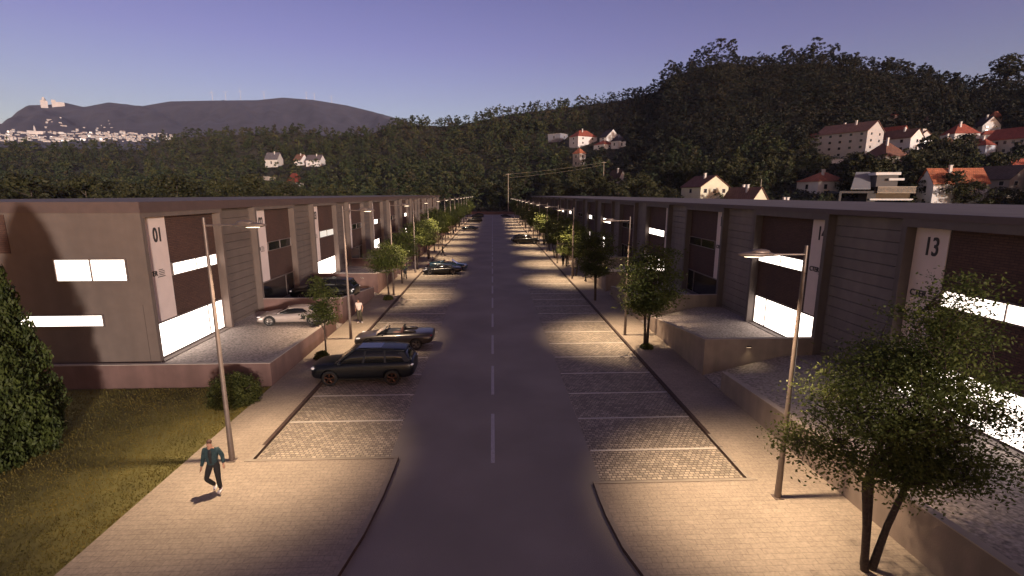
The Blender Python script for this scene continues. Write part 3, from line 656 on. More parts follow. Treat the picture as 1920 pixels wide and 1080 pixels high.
# ------------------------------------------------------------------ people
M['skin'] = mat("skin", (.33, .17, .11), .55, .06, 10)
M['hairb'] = mat("brown_hair", (.05, .022, .012), .8, .2, 60)
M['teal'] = mat("teal_denim", (.013, .032, .037), .85, .25, 18, .4, 90)
M['blackc'] = mat("black_cloth", (.014, .012, .012), .9, .2, 18)
M['shoew'] = mat("white_trainer", (.82, .80, .80), .6, .05, 12)
M['whitec'] = mat("white_cloth", (.62, .50, .45), .8, .08, 12)
M['olive'] = mat("olive_cloth", (.055, .048, .03), .9, .15, 12)
M['darkc'] = mat("dark_blue_cloth", (.018, .020, .030), .9, .15, 12)
def skin_obj(name, joints, edges, rad, m, parent, sub=2, root=0):
    me = bpy.data.meshes.new(name); me.from_pydata(joints, edges, []); o = link(name, me, m, None)
    o.modifiers.new("k", 'SKIN'); s = o.modifiers.new("s", 'SUBSURF'); s.levels = sub; s.render_levels = sub
    for i, r in enumerate(rad):
        sv = me.skin_vertices[0].data[i]; sv.radius = (r, r) if np.isscalar(r) else r; sv.use_root = (i == root)
    me2 = bake(o, name); me2.materials.clear()
    for p in me2.polygons: p.use_smooth = True
    return link(name, me2, m, parent)
def lerp(a, b, t): return tuple(a[i]+(b[i]-a[i])*t for i in range(3))
def person(label, loc, rz, pose, top, legs, shoe='shoew', hair='hairb', sleeve=1.0, detail=True, group=None):
    root = empty("person", loc, rz); tag(root, label, "person", group)
    P = pose
    J = [P['pel'], P['waist'], P['chest'], P['neck'], P['head0'], P['head1']]; E_ = [(0, 1), (1, 2), (2, 3), (3, 4), (4, 5)]; Rr = [(.125, .10), (.115, .09), (.14, .10), .055, (.072, .082), (.062, .07)]
    for sd_ in ('r', 'l'):
        sh, el_, wr = P['sh'+sd_], P['el'+sd_], P['wr'+sd_]; i = len(J)
        J += [sh, lerp(sh, el_, .5), el_, lerp(el_, wr, .4), wr]; E_ += [(2, i), (i, i+1), (i+1, i+2), (i+2, i+3), (i+3, i+4)]; Rr += [.058, .048, .040, .038, .026]
        d = (Vector(wr)-Vector(el_)).normalized(); pl = Vector(wr)+d*.075; J.append(tuple(pl)); Rr.append((.036, .018)); E_.append((i+4, i+5)); pi_ = i+5
        if detail:
            side = d.cross(Vector((0, -1, 0))).normalized(); fwd = Vector((0, -1, 0))
            for q, (off, ln) in enumerate(((-.028, .060), (-.010, .072), (.009, .068), (.026, .052))):
                a = pl+d*.012+fwd*(-off); m1 = a+d*ln*.55+side*.004; m2 = a+d*ln*.85+side*(.022 if sd_ == 'r' else -.022)
                k = len(J); J += [tuple(a+d*.01), tuple(m1), tuple(m2)]; Rr += [.0095, .0088, .0075]; E_ += [(pi_, k), (k, k+1), (k+1, k+2)]
            k = len(J); a = Vector(wr)+d*.03+fwd*.028; J += [tuple(a), tuple(a+fwd*.022+d*.035), tuple(a+fwd*.022+d*.06)]; Rr += [.012, .0105, .0085]; E_ += [(i+4, k), (k, k+1), (k+1, k+2)]
    for sd_ in ('r', 'l'):
        hp, kn, an, to = P['hp'+sd_], P['kn'+sd_], P['an'+sd_], P['to'+sd_]; i = len(J)
        J += [hp, lerp(hp, kn, .5), kn, lerp(kn, an, .35), an, to]; E_ += [(0, i), (i, i+1), (i+1, i+2), (i+2, i+3), (i+3, i+4), (i+4, i+5)]; Rr += [.088, .075, .052, .052, .036, .03]
    body = skin_obj("body", J, E_, Rr, M['skin'], root)
    # trousers
    J = [P['waist'], P['pel']]; E_ = [(0, 1)]; Rr = [(.130, .105), (.140, .118)]
    for sd_ in ('r', 'l'):
        hp, kn, an = P['hp'+sd_], P['kn'+sd_], P['an'+sd_]; i = len(J)
        J += [hp, lerp(hp, kn, .5), kn, lerp(kn, an, .5), lerp(kn, an, 1.0)]; E_ += [(1, i), (i, i+1), (i+1, i+2), (i+2, i+3), (i+3, i+4)]; Rr += [.108, .096, .076, .070, .062]
    skin_obj("trousers", J, E_, Rr, M[legs], root, root=1)
    # jacket or shirt
    J = [lerp(P['pel'], P['waist'], -.15), P['waist'], P['chest'], lerp(P['chest'], P['neck'], .75)]; E_ = [(0, 1), (1, 2), (2, 3)]; Rr = [(.175, .135), (.165, .13), (.185, .135), .078]
    for sd_ in ('r', 'l'):
        sh, el_, wr = P['sh'+sd_], P['el'+sd_], P['wr'+sd_]; i = len(J); pts = [sh, lerp(sh, el_, .5), el_, lerp(el_, wr, .5), lerp(el_, wr, .95)][:5 if sleeve > .6 else 2]
        J += pts; E_ += [(2, i)]+[(i+k, i+k+1) for k in range(len(pts)-1)]; Rr += [.085, .074, .064, .056, .048][:len(pts)]
    skin_obj("jacket" if sleeve > .6 else "shirt", J, E_, Rr, M[top], root, root=1)
    if detail and sleeve > .6: skin_obj("shirt", [tuple(Vector(lerp(P['pel'], P['waist'], .2))+Vector((0, -.085, 0))), tuple(Vector(P['waist'])+Vector((0, -.085, 0))), tuple(Vector(P['chest'])+Vector((0, -.095, 0))), tuple(Vector(P['neck'])+Vector((0, -.045, -.05)))], [(0, 1), (1, 2), (2, 3)], [(.055, .055), (.055, .055), (.06, .055), (.05, .04)], M['blackc'], root)
    hd = Vector(P['head1']); h0 = Vector(P['head0'])
    c = (h0+hd)/2
    q = MB(); q.ell(tuple(c+Vector((0, .030, .050))), (.078, .080, .074), 14, 8); q.build("hair", M[hair], root)
    q = MB(); q.ell(tuple(c+Vector((0, -.088, -.012))), (.013, .018, .022), 8, 6); q.build("nose", M['skin'], root)
    q = MB()
    for sg in (-1, 1): q.ell(tuple(c+Vector((sg*.030, -.080, .010))), (.012, .006, .006), 8, 5)
    q.build("eyes", M['ink'], root)
    q = MB(); q.ell(tuple(c+Vector((0, -.076, -.055))), (.022, .008, .006), 8, 5); q.build("mouth", M['tan'], root)
    for sd_ in ('r', 'l'):
        an, to = Vector(P['an'+sd_]), Vector(P['to'+sd_]); d = (to-an); d = Vector((d.x, d.y, d.z)).normalized(); heel = an-d*.06+Vector((0, 0, -.045)); 
        skin_obj("shoe", [tuple(heel), tuple(lerp(heel, to, .5)), tuple(to)], [(0, 1), (1, 2)], [(.054, .056), (.058, .054), (.055, .042)], M[shoe], root, sub=1)
    return root
walk = dict(pel=(0, 0, .96), waist=(0, -.01, 1.14), chest=(.0, -.03, 1.36), neck=(0, -.04, 1.51), head0=(-.01, -.06, 1.60), head1=(-.02, -.07, 1.71),
            shr=(-.19, -.02, 1.44), elr=(-.26, .00, 1.15), wrr=(-.28, -.12, .92), shl=(.19, -.02, 1.44), ell=(.27, .07, 1.17), wrl=(.31, -.02, .94),
            hpr=(-.09, 0, .91), knr=(-.15, -.20, .55), anr=(-.02, .02, .22), tor=(-.01, -.10, .09), hpl=(.10, 0, .91), knl=(.13, -.06, .50), anl=(.13, .01, .09), tol=(.14, -.19, .035))
stand = dict(walk); stand.update(hpr=(-.09, 0, .91), knr=(-.10, -.02, .50), anr=(-.11, 0, .09), tor=(-.13, -.18, .035), hpl=(.09, 0, .91), knl=(.11, -.02, .50), anl=(.16, .02, .09), tol=(.24, -.14, .035),
             elr=(-.27, .06, 1.17), wrr=(-.22, -.08, .98), ell=(.25, .05, 1.17), wrl=(.24, -.04, .94))
step = dict(walk); step.update(knr=(-.10, -.16, .52), anr=(-.10, -.28, .10), tor=(-.10, -.47, .05), knl=(.10, .06, .51), anl=(.10, .30, .14), tol=(.10, .16, .035))
person("man walking in a teal denim jacket and black trousers beside the nearest left lamp", (-8.75, 14.15, .12), R_(6), walk, 'teal', 'blackc')
gp = "people on the pavements far down the street"
person("person in a white shirt and dark olive trousers standing beside the second left lamp", (-9.69, 34.6, .12), R_(-8), stand, 'whitec', 'olive', sleeve=.4)
person("person in dark clothes beneath the left pavement trees, past the cross wall", (-9.6, 52.9, .12), R_(170), stand, 'darkc', 'blackc', 'blackc', detail=False, group=gp)
person("person in black stepping off the left kerb behind the parked blue car", (-7.7, 74.7, .005), R_(90), step, 'blackc', 'blackc', 'blackc', detail=False, group=gp)
person("walker in dark clothes striding on the right pavement by the third lamp", (9.9, 50.7, .12), R_(200), step, 'darkc', 'blackc', 'blackc', detail=False, group=gp)
person("left one of two people side by side farther up the right pavement", (9.2, 62.7, .12), R_(180), step, 'darkc', 'blackc', 'blackc', detail=False, group=gp)
person("right one of two people side by side farther up the right pavement", (9.8, 63.1, .12), R_(176), stand, 'olive', 'blackc', 'blackc', detail=False, group=gp)
# ------------------------------------------------------------------ street trees, shrub, cypress
CROWN = []
def inside(q, f=1.25): return any(((q[0]-c[0])/c[3])**2+((q[1]-c[1])/c[4])**2+((q[2]-c[2])/c[5])**2 < f for c in CROWN)
def limb(mb, p, d, L, r, depth, tips, r_=None, bend=.25):
    pts = [Vector(p)]; dv = Vector(d).normalized(); rads = [r]
    for i in range(4):
        dv = (dv+Vector((random.gauss(0, bend), random.gauss(0, bend), random.gauss(.05, bend*.6)))*.35).normalized(); pts.append(pts[-1]+dv*L/4); rads.append(r*(1-.14*(i+1)))
    if depth < 2 and not inside(pts[-1]): return
    if depth == 2 and not inside(pts[-1]): pts = [p_ for i_, p_ in enumerate(pts) if i_ < 2 or inside(p_, 1.6)]; rads = rads[:len(pts)]
    mb.tube(pts, rads, 8 if depth > 1 else 5, cap=False)
    if len(pts) < 5: return
    if depth == 0: tips.append((tuple(pts[-1]), tuple(dv))); tips.append((tuple(pts[2]), tuple(dv))); return
    n = 3 if depth > 1 else 4
    for k in range(n):
        a = random.random()*2*PI; q = Vector((math.cos(a), math.sin(a), random.uniform(-.1, .7))); nd = (dv*.7+q*.9).normalized()
        limb(mb, pts[-1] if k < 2 else pts[random.choice((2, 3))], nd, L*random.uniform(.55, .8), r*.52, depth-1, tips, bend=bend*1.3)
def street_tree_mesh(seed, H, crown, stems, nleaf, leaf, trunkh, tr=.07, clump=.30):
    """crown: list of (cx, cy, cz, rx, ry, rz) ellipsoids that hold the foliage"""
    random.seed(seed); r = np.random.default_rng(seed); mb = MB(); tips = []; CROWN[:] = crown
    for (sx_, sy_, lean) in stems:
        top = (sx_+lean[0], sy_+lean[1], trunkh)
        mb.tube([(sx_, sy_, -.02), (sx_+lean[0]*.4, sy_+lean[1]*.4, trunkh*.5), top], [tr*1.35, tr*1.05, tr*.9], 10, cap=False)
        for k in range(4):
            c = crown[(k*7+int(abs(sx_*100))) % len(crown)]; tgt = Vector((c[0]+random.uniform(-.5, .5)*c[3], c[1]+random.uniform(-.5, .5)*c[4], c[2])); d = tgt-Vector(top)
            limb(mb, top, d, d.length*.8, tr*.62, 2, tips)
    wts = np.array([c[3]*c[4]*c[5] for c in crown])**.8; wts /= wts.sum()
    ncl = int(nleaf/26); ci = r.choice(len(crown), ncl, p=wts); cc = np.array(crown)[ci]
    u = r.normal(size=(ncl, 3)); u /= np.linalg.norm(u, axis=1)[:, None]; u *= (r.random(ncl)**.42)[:, None]*1.03
    K = cc[:, :3]+u*cc[:, 3:6]
    keep = (np.sin(K[:, 0]*3.1+seed)*np.cos(K[:, 1]*2.7)+np.sin(K[:, 2]*3.7+K[:, 0]*1.9)) > -.75
    K = K[keep]; tp = np.array([t[0] for t in tips]); ins = np.zeros(len(tp), bool)
    for c in crown: ins |= (((tp-np.array(c[:3]))/np.array(c[3:6]))**2).sum(1) < 1.25
    if ins.any(): K = np.concatenate([K, np.repeat(tp[ins], 2, axis=0)+r.normal(size=(2*ins.sum(), 3))*.12])
    n = max(8, nleaf//len(K)); P = np.repeat(K, n, axis=0)+r.normal(size=(len(K)*n, 3))*np.array([clump, clump, clump*.38])
    # twigs from the clump centres down to the nearest limb
    for q in K[::3]:
        j = np.argmin(((tp-q)**2).sum(1)); a = tp[j]
        if np.linalg.norm(a-q) < 1.3: mb.tube([tuple(a), tuple((a+q)/2+np.array([0, 0, .04])), tuple(q)], [.012, .009, .006], 4, cap=False)
    V, F = leaf_quads(P, leaf, r, flat=.35, long=1.9)
    return mb.mesh("trunk"), np_mesh("crown", V, F)
def plant(name, meshes, label, cat, loc, rz=0, sc=1, leafm='leafA', group=None, barkm='bark', wd=1.0):
    r = empty(name, loc, rz); r.scale = (sc*wd, sc*wd, sc); tag(r, label, cat, group)
    for nm, me, mm in (("trunk", meshes[0], M[barkm]), ("crown", meshes[1], M[leafm])):
        if not me.materials: me.materials.append(mm)
        o = bpy.data.objects.new(nm, me); COL.objects.link(o); o.parent = r
        if me.materials[0] != mm: o.material_slots[0].link = 'OBJECT'; o.material_slots[0].material = mm
    return r
gt = "young trees planted along both pavements"
# the large tree in front, three stems and broad layered tiers (crown roughly 5 m across)
big = street_tree_mesh(11, 7.6, [(1.05, .1, 3.2, 1.75, 1.5, .55), (-1.1, -.1, 3.35, 1.35, 1.2, .45), (.3, .3, 4.3, 2.0, 1.6, .62), (2.1, 0, 4.0, 1.0, .9, .45), (.6, 0, 5.25, 1.65, 1.4, .65), (-.3, .2, 5.1, 1.1, 1.0, .5), (.85, .1, 6.1, 1.0, .9, .6), (1.1, 0, 7.0, .55, .5, .55), (.3, -.2, 2.6, .9, .8, .3)],
                       [(-.08, 0, (-.25, .1)), (.14, .05, (.55, .0)), (.03, .16, (.1, .3))], 46000, .045, 2.35, tr=.072, clump=.26)
plant("street_tree", big, "large three stemmed tree at the bottom right, crown over the forecourt of unit 13", "tree", (9.25, 10.15, .12), 0, 1, group=gt)
mid = street_tree_mesh(23, 6.5, [(0, 0, 3.3, 1.55, 1.4, .85), (.2, .1, 4.5, 1.5, 1.4, .9), (-.1, 0, 5.5, 1.15, 1.1, .75), (-.9, 0, 2.9, .8, .7, .4), (.5, 0, 2.5, .8, .8, .4)],
                       [(-.1, 0, (-.1, 0)), (.12, 0, (.28, .05))], 10500, .078, 2.0, tr=.06, clump=.26)
mid2 = street_tree_mesh(37, 6.2, [(0, 0, 3.9, 1.8, 1.7, .9), (.4, .2, 4.9, 1.4, 1.3, .8), (-.5, -.1, 4.7, 1.2, 1.1, .8), (0, .1, 5.7, .8, .8, .5)],
                        [(0, 0, (.1, 0))], 8500, .088, 2.5, tr=.065, clump=.28)
slim = street_tree_mesh(41, 4.7, [(0, 0, 2.5, .72, .7, .7), (.05, 0, 3.4, .78, .75, .85), (-.05, 0, 4.2, .5, .5, .6)], [(0, 0, (0, 0))], 4200, .07, 1.5, tr=.04, clump=.18)
plant("street_tree", slim, "small slender tree between the silver coupe and the navy SUV", "tree", (-9.63, 27.15, .12), .5, 1, group=gt)
RT_ = [(9.35, 28.2, mid, 1.0, 'leafA', "two stemmed round tree beside the second right street lamp"), (9.0, 41.5, mid, .98, 'leafA', "dark tree just past the second right lamp, short of the third")]
LT_ = [(-9.3, 42.9, mid2, .80, 'leafA', "broad low tree past the person in the white shirt on the left pavement"), (-9.5, 50.5, mid2, .85, 'leafA', "dark tree over the person in dark clothes on the left pavement")]
for x_, y_, me_, s_, lm, lab in RT_+LT_: plant("street_tree", me_, lab, "tree", (x_, y_, .12), y_*1.7, s_, lm, gt, wd=1.25)
for i, y_ in enumerate((54.5, 62, 70.5, 80, 90, 100, 111, 123, 136, 150, 165, 181, 198, 214)):
    plant("street_tree", (mid, mid2)[i % 2], "%s tree of the right pavement, counting from the street's near end" % ORD[i+3], "tree", (9.35+.2*math.sin(i*2.1), y_, .12), i*1.3, (.98, 1.05, .92, 1.1)[i % 4], 'leafA', gt, wd=1.25)
for i, y_ in enumerate((60.5, 70, 79.5, 91, 103, 116, 129, 143, 158, 174, 190, 208)):
    plant("street_tree", (mid2, mid)[i % 2], "%s tree of the left pavement, counting from the street's near end" % ORD[i+3] if i != 3 else "bright yellow green tree lit by a lamp far down the left pavement", "tree",
          (-9.45+.2*math.sin(i*1.7), y_, .12), i*2.1, (.95, .92, 1.12, 1.0)[i % 4], 'leafLit' if i == 3 else 'leafA', gt, wd=1.25)
# tufts at the foot of trunks
def tuft(loc, r, h, n, label, seed, lm='leafS', name="ground_plant"):
    q = np.random.default_rng(seed); u = q.normal(size=(n, 3)); u /= np.linalg.norm(u, axis=1)[:, None]; u *= (q.random(n)**.4)[:, None]; u[:, 2] = np.abs(u[:, 2])
    V, F = leaf_quads(u*np.array([r, r, h]), .07, q, long=2.2); o = link(name, np_mesh(name, V, F), M[lm]); o.location = loc; tag(o, label, "plant", "low plants at the foot of street trees"); return o
tuft((-9.75, 26.75, .12), .45, .45, 900, "small green plant at the foot of the slender tree", 3); tuft((-9.3, 42.5, .12), .45, .4, 700, "low plant at the foot of the broad left tree", 4)
tuft((9.3, 27.9, .12), .4, .3, 600, "low plant at the foot of the two stemmed right tree", 5)
# rounded shrub by the lawn corner
q = np.random.default_rng(5); K = []
for i in range(420):
    u = q.normal(size=3); u /= np.linalg.norm(u); u[2] = abs(u[2])*1.0; f = .70+.30*q.random(); f *= 1+.12*math.sin(u[0]*7)*math.cos(u[1]*6+1)
    K.append((u[0]*1.12*f, u[1]*.95*f, u[2]*1.28*f))
K = np.array(K); Pn = np.repeat(K, 34, axis=0)+q.normal(size=(len(K)*34, 3))*.085; V, F = leaf_quads(Pn, .042, q, long=2.4)
mb = MB(); random.seed(3)
for i in range(14):
    a = random.random()*6.28; mb.tube([(0, 0, 0), (math.cos(a)*.35, math.sin(a)*.3, .4), (math.cos(a)*.8, math.sin(a)*.65, .75)], [.03, .02, .01], 5, cap=False)
plant("shrub", (mb.mesh("stems"), np_mesh("crown", V, F)), "rounded green shrub at the lawn corner in front of the reddish low wall", "shrub", (-11.75, 21.1, .09), 0, 1, 'leafS')
# tall cone shaped conifer at the left edge
q = np.random.default_rng(9); H = 9.1; K = []
for i in range(3600):
    t = q.random()**1.45; a = q.random()*6.283; prof = 2.15*(1-t)**.52*min(1, .82+t*1.4); lob = 1+.10*math.sin(a*7+t*9)+.07*math.sin(a*13-t*22); rr = prof*lob*(.80+.22*q.random()**.6)
    K.append((math.cos(a)*rr, math.sin(a)*rr, .12+t*H))
K = np.array(K); Pn = np.repeat(K, 14, axis=0)+q.normal(size=(len(K)*14, 3))*np.array([.07, .07, .12]); N = len(Pn)
a_ = q.normal(size=(N, 3))*.45; a_[:, 2] += 1; a_ /= np.linalg.norm(a_, axis=1)[:, None]; b_ = np.cross(a_, q.normal(size=(N, 3))); b_ /= np.linalg.norm(b_, axis=1)[:, None]; w_ = .05+.035*q.random((N, 1))
V = np.stack([Pn-a_*w_, Pn+b_*w_*.55, Pn+a_*w_*1.5, Pn-b_*w_*.55], 1).reshape(-1, 3)
core = [(0, 0, .1), (0, 0, 2.5), (0, 0, 5), (0, 0, 8.9)]; mb = MB(); mb.tube(core, [.22, .17, .10, .03], 10)
mb2 = MB(); mb2.tube([(0, 0, .25), (0, 0, .9), (0, 0, 2.5), (0, 0, 4.5), (0, 0, 6.4), (0, 0, 8.3)], [1.3, 1.65, 1.5, 1.1, .6, .1], 16)
cr = np_mesh("crown", V, np.arange(4*N).reshape(N, 4))
cy = plant("conifer", (mb.mesh("trunk"), cr), "tall dense cone shaped conifer on the lawn at the left edge", "conifer", (-18.0, 16.6, .09), 0, 1, 'leafC')
link("inner_branches", mb2.mesh("inner_branches"), M['leafC'], cy)

# ------------------------------------------------------------------ houses on the hillside
HC = {}
def hm(c, kind):
    k = (c, kind)
    if k not in HC:
        HC[k] = mat(kind+"_paint", c, .85, .08, .5) if kind == "wall" else brickmat("roof_tiles", tuple(v*1.15 for v in c), tuple(v*.8 for v in c), tuple(v*.4 for v in c), .5, .45, .05, .85, bump=.4)
    return HC[k]
HOUSES = []   # azimuth range and distance, to keep the wood off them
M['pane'] = mat("house_window_glass", (.02, .02, .025), .2, .2, 1); M['winf'] = mat("window_surround", (.55, .5, .48), .7, .05, 1)
def place(px, py):
    az, e = az_el(px, py); ds = np.arange(118, 640, 2.0); z = land(ds*math.sin(az), ds*math.cos(az)); tt = (z-CAM_H)/ds
    ok = np.where((tt >= e) & (z > .2))[0]; d = float(ds[ok[0]]) if len(ok) else 300.0
    return az, d, CAM_H+d*e
def house(label, x0, xs, x1, yb, ye, yr, kind='gable', wall=(.62, .58, .56), roof=(.16, .06, .04), floors=2, phi=45, cols=(2, 2), chim=1, name="house", trees=26, base=0, side=None):
    az, d, z = place((x0+x1)/2, yb); mpp = d/FPX*(math.cos(math.atan(abs((x0+x1)/2-960)/FPX)))**0
    k = d*math.cos(az-YAW)/FPX/math.cos(PITCH)*1.0
    ph = R_(phi); W = (x1-xs)*k/math.cos(ph)*.98 if x1 > xs else 4; D = max(2.5, (xs-x0)*k/math.cos(PI/2-ph))
    he = (yb-ye)*k; hr = (yb-yr)*k
    beta = math.atan2(-math.cos(az), -math.sin(az))+ph; rz = beta+PI/2
    depth = (W+D)*.35; c = (math.sin(az)*(d+depth*.4), math.cos(az)*(d+depth*.4))
    HOUSES.append((az_el(x0-2, yb)[0], az_el(x1+2, yb)[0], d, trees, W+D))
    rt = empty(name, (c[0], c[1], z), rz); tag(rt, label, "house" if name == "house" else "building", "houses on the hillside beyond the street")
    w, e = W/2, D/2; wm, rm = hm(wall, "wall"), hm(roof, "roof")
    q = MB(); q.box(-w, w, -e, e, -4-base, he)
    if kind == 'gable':      # ridge along y, gable faces -y
        q.add([(-w, -e, he), (w, -e, he), (0, -e, hr-.05), (-w, e, he), (w, e, he), (0, e, hr-.05)], [(0, 1, 2), (5, 4, 3)])
    if kind == 'gableL':     # ridge along x, gable faces -x
        q.add([(-w, -e, he), (-w, e, he), (-w, 0, hr-.05), (w, -e, he), (w, e, he), (w, 0, hr-.05)], [(2, 1, 0), (3, 4, 5)])
    q.build("wall", wm, rt)
    ov = .45; t = .22; r = MB()
    if kind == 'gable':
        dz = ov*(hr-he)/w
        for sg in (-1, 1):
            b_ = [(sg*(w+ov), -e-ov, he-dz), (0, -e-ov, hr), (0, e+ov, hr), (sg*(w+ov), e+ov, he-dz)]
            if sg > 0: b_ = b_[::-1]
            r.hexa(b_, [(x, y, zz+t) for x, y, zz in b_])
    elif kind == 'gableL':
        dz = ov*(hr-he)/e
        for sg in (-1, 1):
            b_ = [(-w-ov, sg*(e+ov), he-dz), (w+ov, sg*(e+ov), he-dz), (w+ov, 0, hr), (-w-ov, 0, hr)]
            if sg > 0: b_ = b_[::-1]
            r.hexa(b_, [(x, y, zz+t) for x, y, zz in b_])
    elif kind == 'hip':
        L_ = abs(w-e); a = (L_ if w > e else 0, L_ if e > w else 0)
        v = [(-w-ov, -e-ov, he), (w+ov, -e-ov, he), (w+ov, e+ov, he), (-w-ov, e+ov, he), (-a[0]-.05, -a[1]-.05, hr), (a[0]+.05, -a[1]-.05, hr), (a[0]+.05, a[1]+.05, hr), (-a[0]-.05, a[1]+.05, hr)]
        r.add(v, [(0, 3, 2, 1), (0, 1, 5, 4), (1, 2, 6, 5), (2, 3, 7, 6), (3, 0, 4, 7), (4, 5, 6, 7)])
    else: r.box(-w-.2, w+.2, -e-.2, e+.2, he, he+.35)
    ro = r.build("roof", rm, rt)
    for i in range(chim):
        cx, cy = (.25*w*(1 if i else -1), .3*e*(1 if i else -1)); MB().box(cx-.35, cx+.35, cy-.35, cy+.35, he, hr+.9).box(cx-.45, cx+.45, cy-.45, cy+.45, hr+.9, hr+1.05).build("chimney", hm((.6, .56, .53), "wall"), ro)
    fh = he/floors
    if fh > 1.3:
        for f in range(floors):
            z0 = f*fh+fh*.36; z1 = f*fh+fh*.76
            for fi, (n, half) in enumerate(((cols[0], e), (cols[1], w))):
                for i in range(n):
                    u = -half+(i+.5)*2*half/n; ww = min(.62, half/n*.55)
                    g = MB(); p = MB()
                    if fi == 0: g.box(-w-.05, -w, u-ww-.12, u+ww+.12, z0-.12, z1+.12); p.box(-w-.08, -w-.051, u-ww, u+ww, z0, z1)
                    else: g.box(u-ww-.12, u+ww+.12, -e-.05, -e, z0-.12, z1+.12); p.box(u-ww, u+ww, -e-.08, -e-.051, z0, z1)
                    fo = g.build("window", M['winf'], rt); p.build("pane", M['pane'], fo)
    return rt
OR = (.46, .15, .075); BR = (.19, .09, .065); RD = (.34, .085, .055); GY = (.10, .09, .10); WH = (.66, .63, .62); CRM = (.62, .58, .44); BG = (.36, .31, .26); GW = (.42, .40, .40)
house("cream gabled house with brown tiles just above the right roofline", 1278, 1312, 1359, 386, 352, 333, 'gable', CRM, (.15, .06, .045), 2, 38, (1, 3))
house("wide brown roofed house with a white pediment beside the cream gabled house", 1352, 1402, 1436, 395, 383, 354, 'gable', CRM, BR, 1, 40, (0, 1), 2)
house("small brown roof half sunk behind the right roofline", 1440, 1478, 1502, 396, 388, 377, 'gable', CRM, BR, 1, 40, (0, 0), 2)
house("white villa with a wide orange hip roof and two pale chimneys", 1499, 1533, 1580, 362, 342, 325, 'hip', WH, OR, 1, 42, (1, 2), 2)
house("long grey white apartment block of four floors with a bright gable end", 1536, 1612, 1637, 297, 253, 236, 'gable', GW, (.20, .10, .08), 4, 62, (5, 2), 2, name="apartment_block")
house("beige house under a big dark brown pyramid roof, below the apartment block", 1617, 1655, 1690, 328, 297, 268, 'hip', BG, BR, 2, 48, (1, 1), 1)
house("white gabled house with brown tiles right of the apartment block", 1650, 1698, 1717, 288, 262, 247, 'gable', WH, (.20, .10, .07), 2, 60, (2, 1))
house("red roofed gable peeping out behind the white gabled house", 1648, 1680, 1696, 270, 258, 240, 'gable', WH, RD, 1, 60, (0, 0), 0, trees=12)
house("little white house with two chimneys right of the white gabled house", 1714, 1722, 1742, 276, 259, 248, 'gable', WH, BR, 1, 35, (0, 1), 2)
house("brick brown hip roofed house between white neighbours", 1748, 1772, 1790, 290, 274, 258, 'hip', (.16, .09, .07), BR, 1, 50, (1, 1))
house("white house with a bright red hip roof and projecting front", 1768, 1788, 1822, 281, 254, 236, 'hip', WH, RD, 2, 38, (1, 2))
house("grey and white gabled house highest among the right hand houses", 1828, 1842, 1866, 250, 237, 222, 'gable', WH, (.07, .05, .06), 2, 35, (1, 2))
house("pale blue white house with a small red pyramid roof", 1814, 1842, 1856, 293, 275, 262, 'hip', (.5, .53, .6), RD, 1, 55, (1, 0))
house("white bungalow with a low red roof below the highest gabled house", 1838, 1846, 1880, 268, 254, 246, 'hip', WH, RD, 1, 30, (1, 2), 0)
house("long cream two storey block with a red roof at the right edge", 1862, 1925, 1950, 290, 262, 242, 'gable', (.45, .40, .36), RD, 2, 62, (6, 1), 1, name="apartment_block")
house("large white house with an orange roof behind dark trees, low at the right", 1728, 1752, 1826, 392, 345, 320, 'gableL', WH, OR, 2, 32, (1, 0), 1, trees=42)
house("beige farmhouse with a weathered brown roof low at the right edge", 1822, 1880, 1914, 374, 338, 315, 'gable', BG, (.12, .085, .07), 2, 55, (3, 2), 0, trees=45)
house("white gabled house with a red roof cut by the right edge", 1884, 1908, 1960, 350, 322, 301, 'gableL', WH, RD, 2, 35, (1, 1), 0, trees=45)
house("brown roof behind the large white house with the orange roof", 1838, 1852, 1874, 318, 311, 298, 'hip', BG, BR, 1, 45, (0, 0), 1)
house("tiny orange roofed house highest at the far right", 1855, 1862, 1873, 232, 222, 211, 'hip', (.3, .25, .23), OR, 1, 45, (0, 0), 0, trees=14)
house("tiny pale house alone in the brush above the right hand houses", 1731, 1738, 1746, 232, 226, 219, 'hip', (.4, .36, .34), (.2, .12, .1), 1, 45, (0, 0), 0, trees=14)
house("tiny red roof showing through the wood above the apartment block", 1669, 1676, 1682, 222, 217, 211, 'hip', (.3, .2, .18), RD, 1, 45, (0, 0), 0, trees=10)
house("small white outbuilding with a red roof left of the apartment block", 1518, 1532, 1540, 268, 258, 252, 'gable', (.5, .5, .56), RD, 1, 50, (0, 0), 0)
house("white flat garden shed below the apartment block", 1556, 1560, 1578, 308, 300, 299, 'flat', WH, WH, 1, 20, (0, 0), 0)
house("flat grey building left of the villas on the middle hillside", 1028, 1050, 1064, 265, 253, 250, 'flat', (.22, .22, .27), (.4, .38, .38), 1, 55, (1, 1), 0, name="flat_building")
house("white two level villa with red roofs on the middle hillside", 1068, 1084, 1118, 273, 258, 246, 'hip', WH, RD, 2, 38, (1, 2), 1)
house("low red roofed house between the white villa and the dark roofed pair", 1114, 1132, 1152, 279, 272, 263, 'hip', WH, RD, 1, 45, (1, 1), 1)
house("white gabled house with a dark roof on the middle hillside", 1125, 1137, 1160, 270, 258, 245, 'gable', WH, (.04, .03, .05), 2, 38, (1, 1), 0)
house("small white house with a dark blue roof, rightmost of the middle group", 1146, 1158, 1172, 278, 266, 254, 'hip', WH, (.04, .035, .06), 1, 45, (1, 1), 0)
house("pale house with an orange roof below the white villa", 1074, 1086, 1097, 313, 290, 280, 'hip', (.38, .33, .30), OR, 2, 45, (1, 1), 0)
house("white gable with a dark brown roof near the right wooden pole", 1140, 1158, 1173, 352, 338, 321, 'gable', WH, (.05, .028, .022), 1, 48, (0, 1), 1)
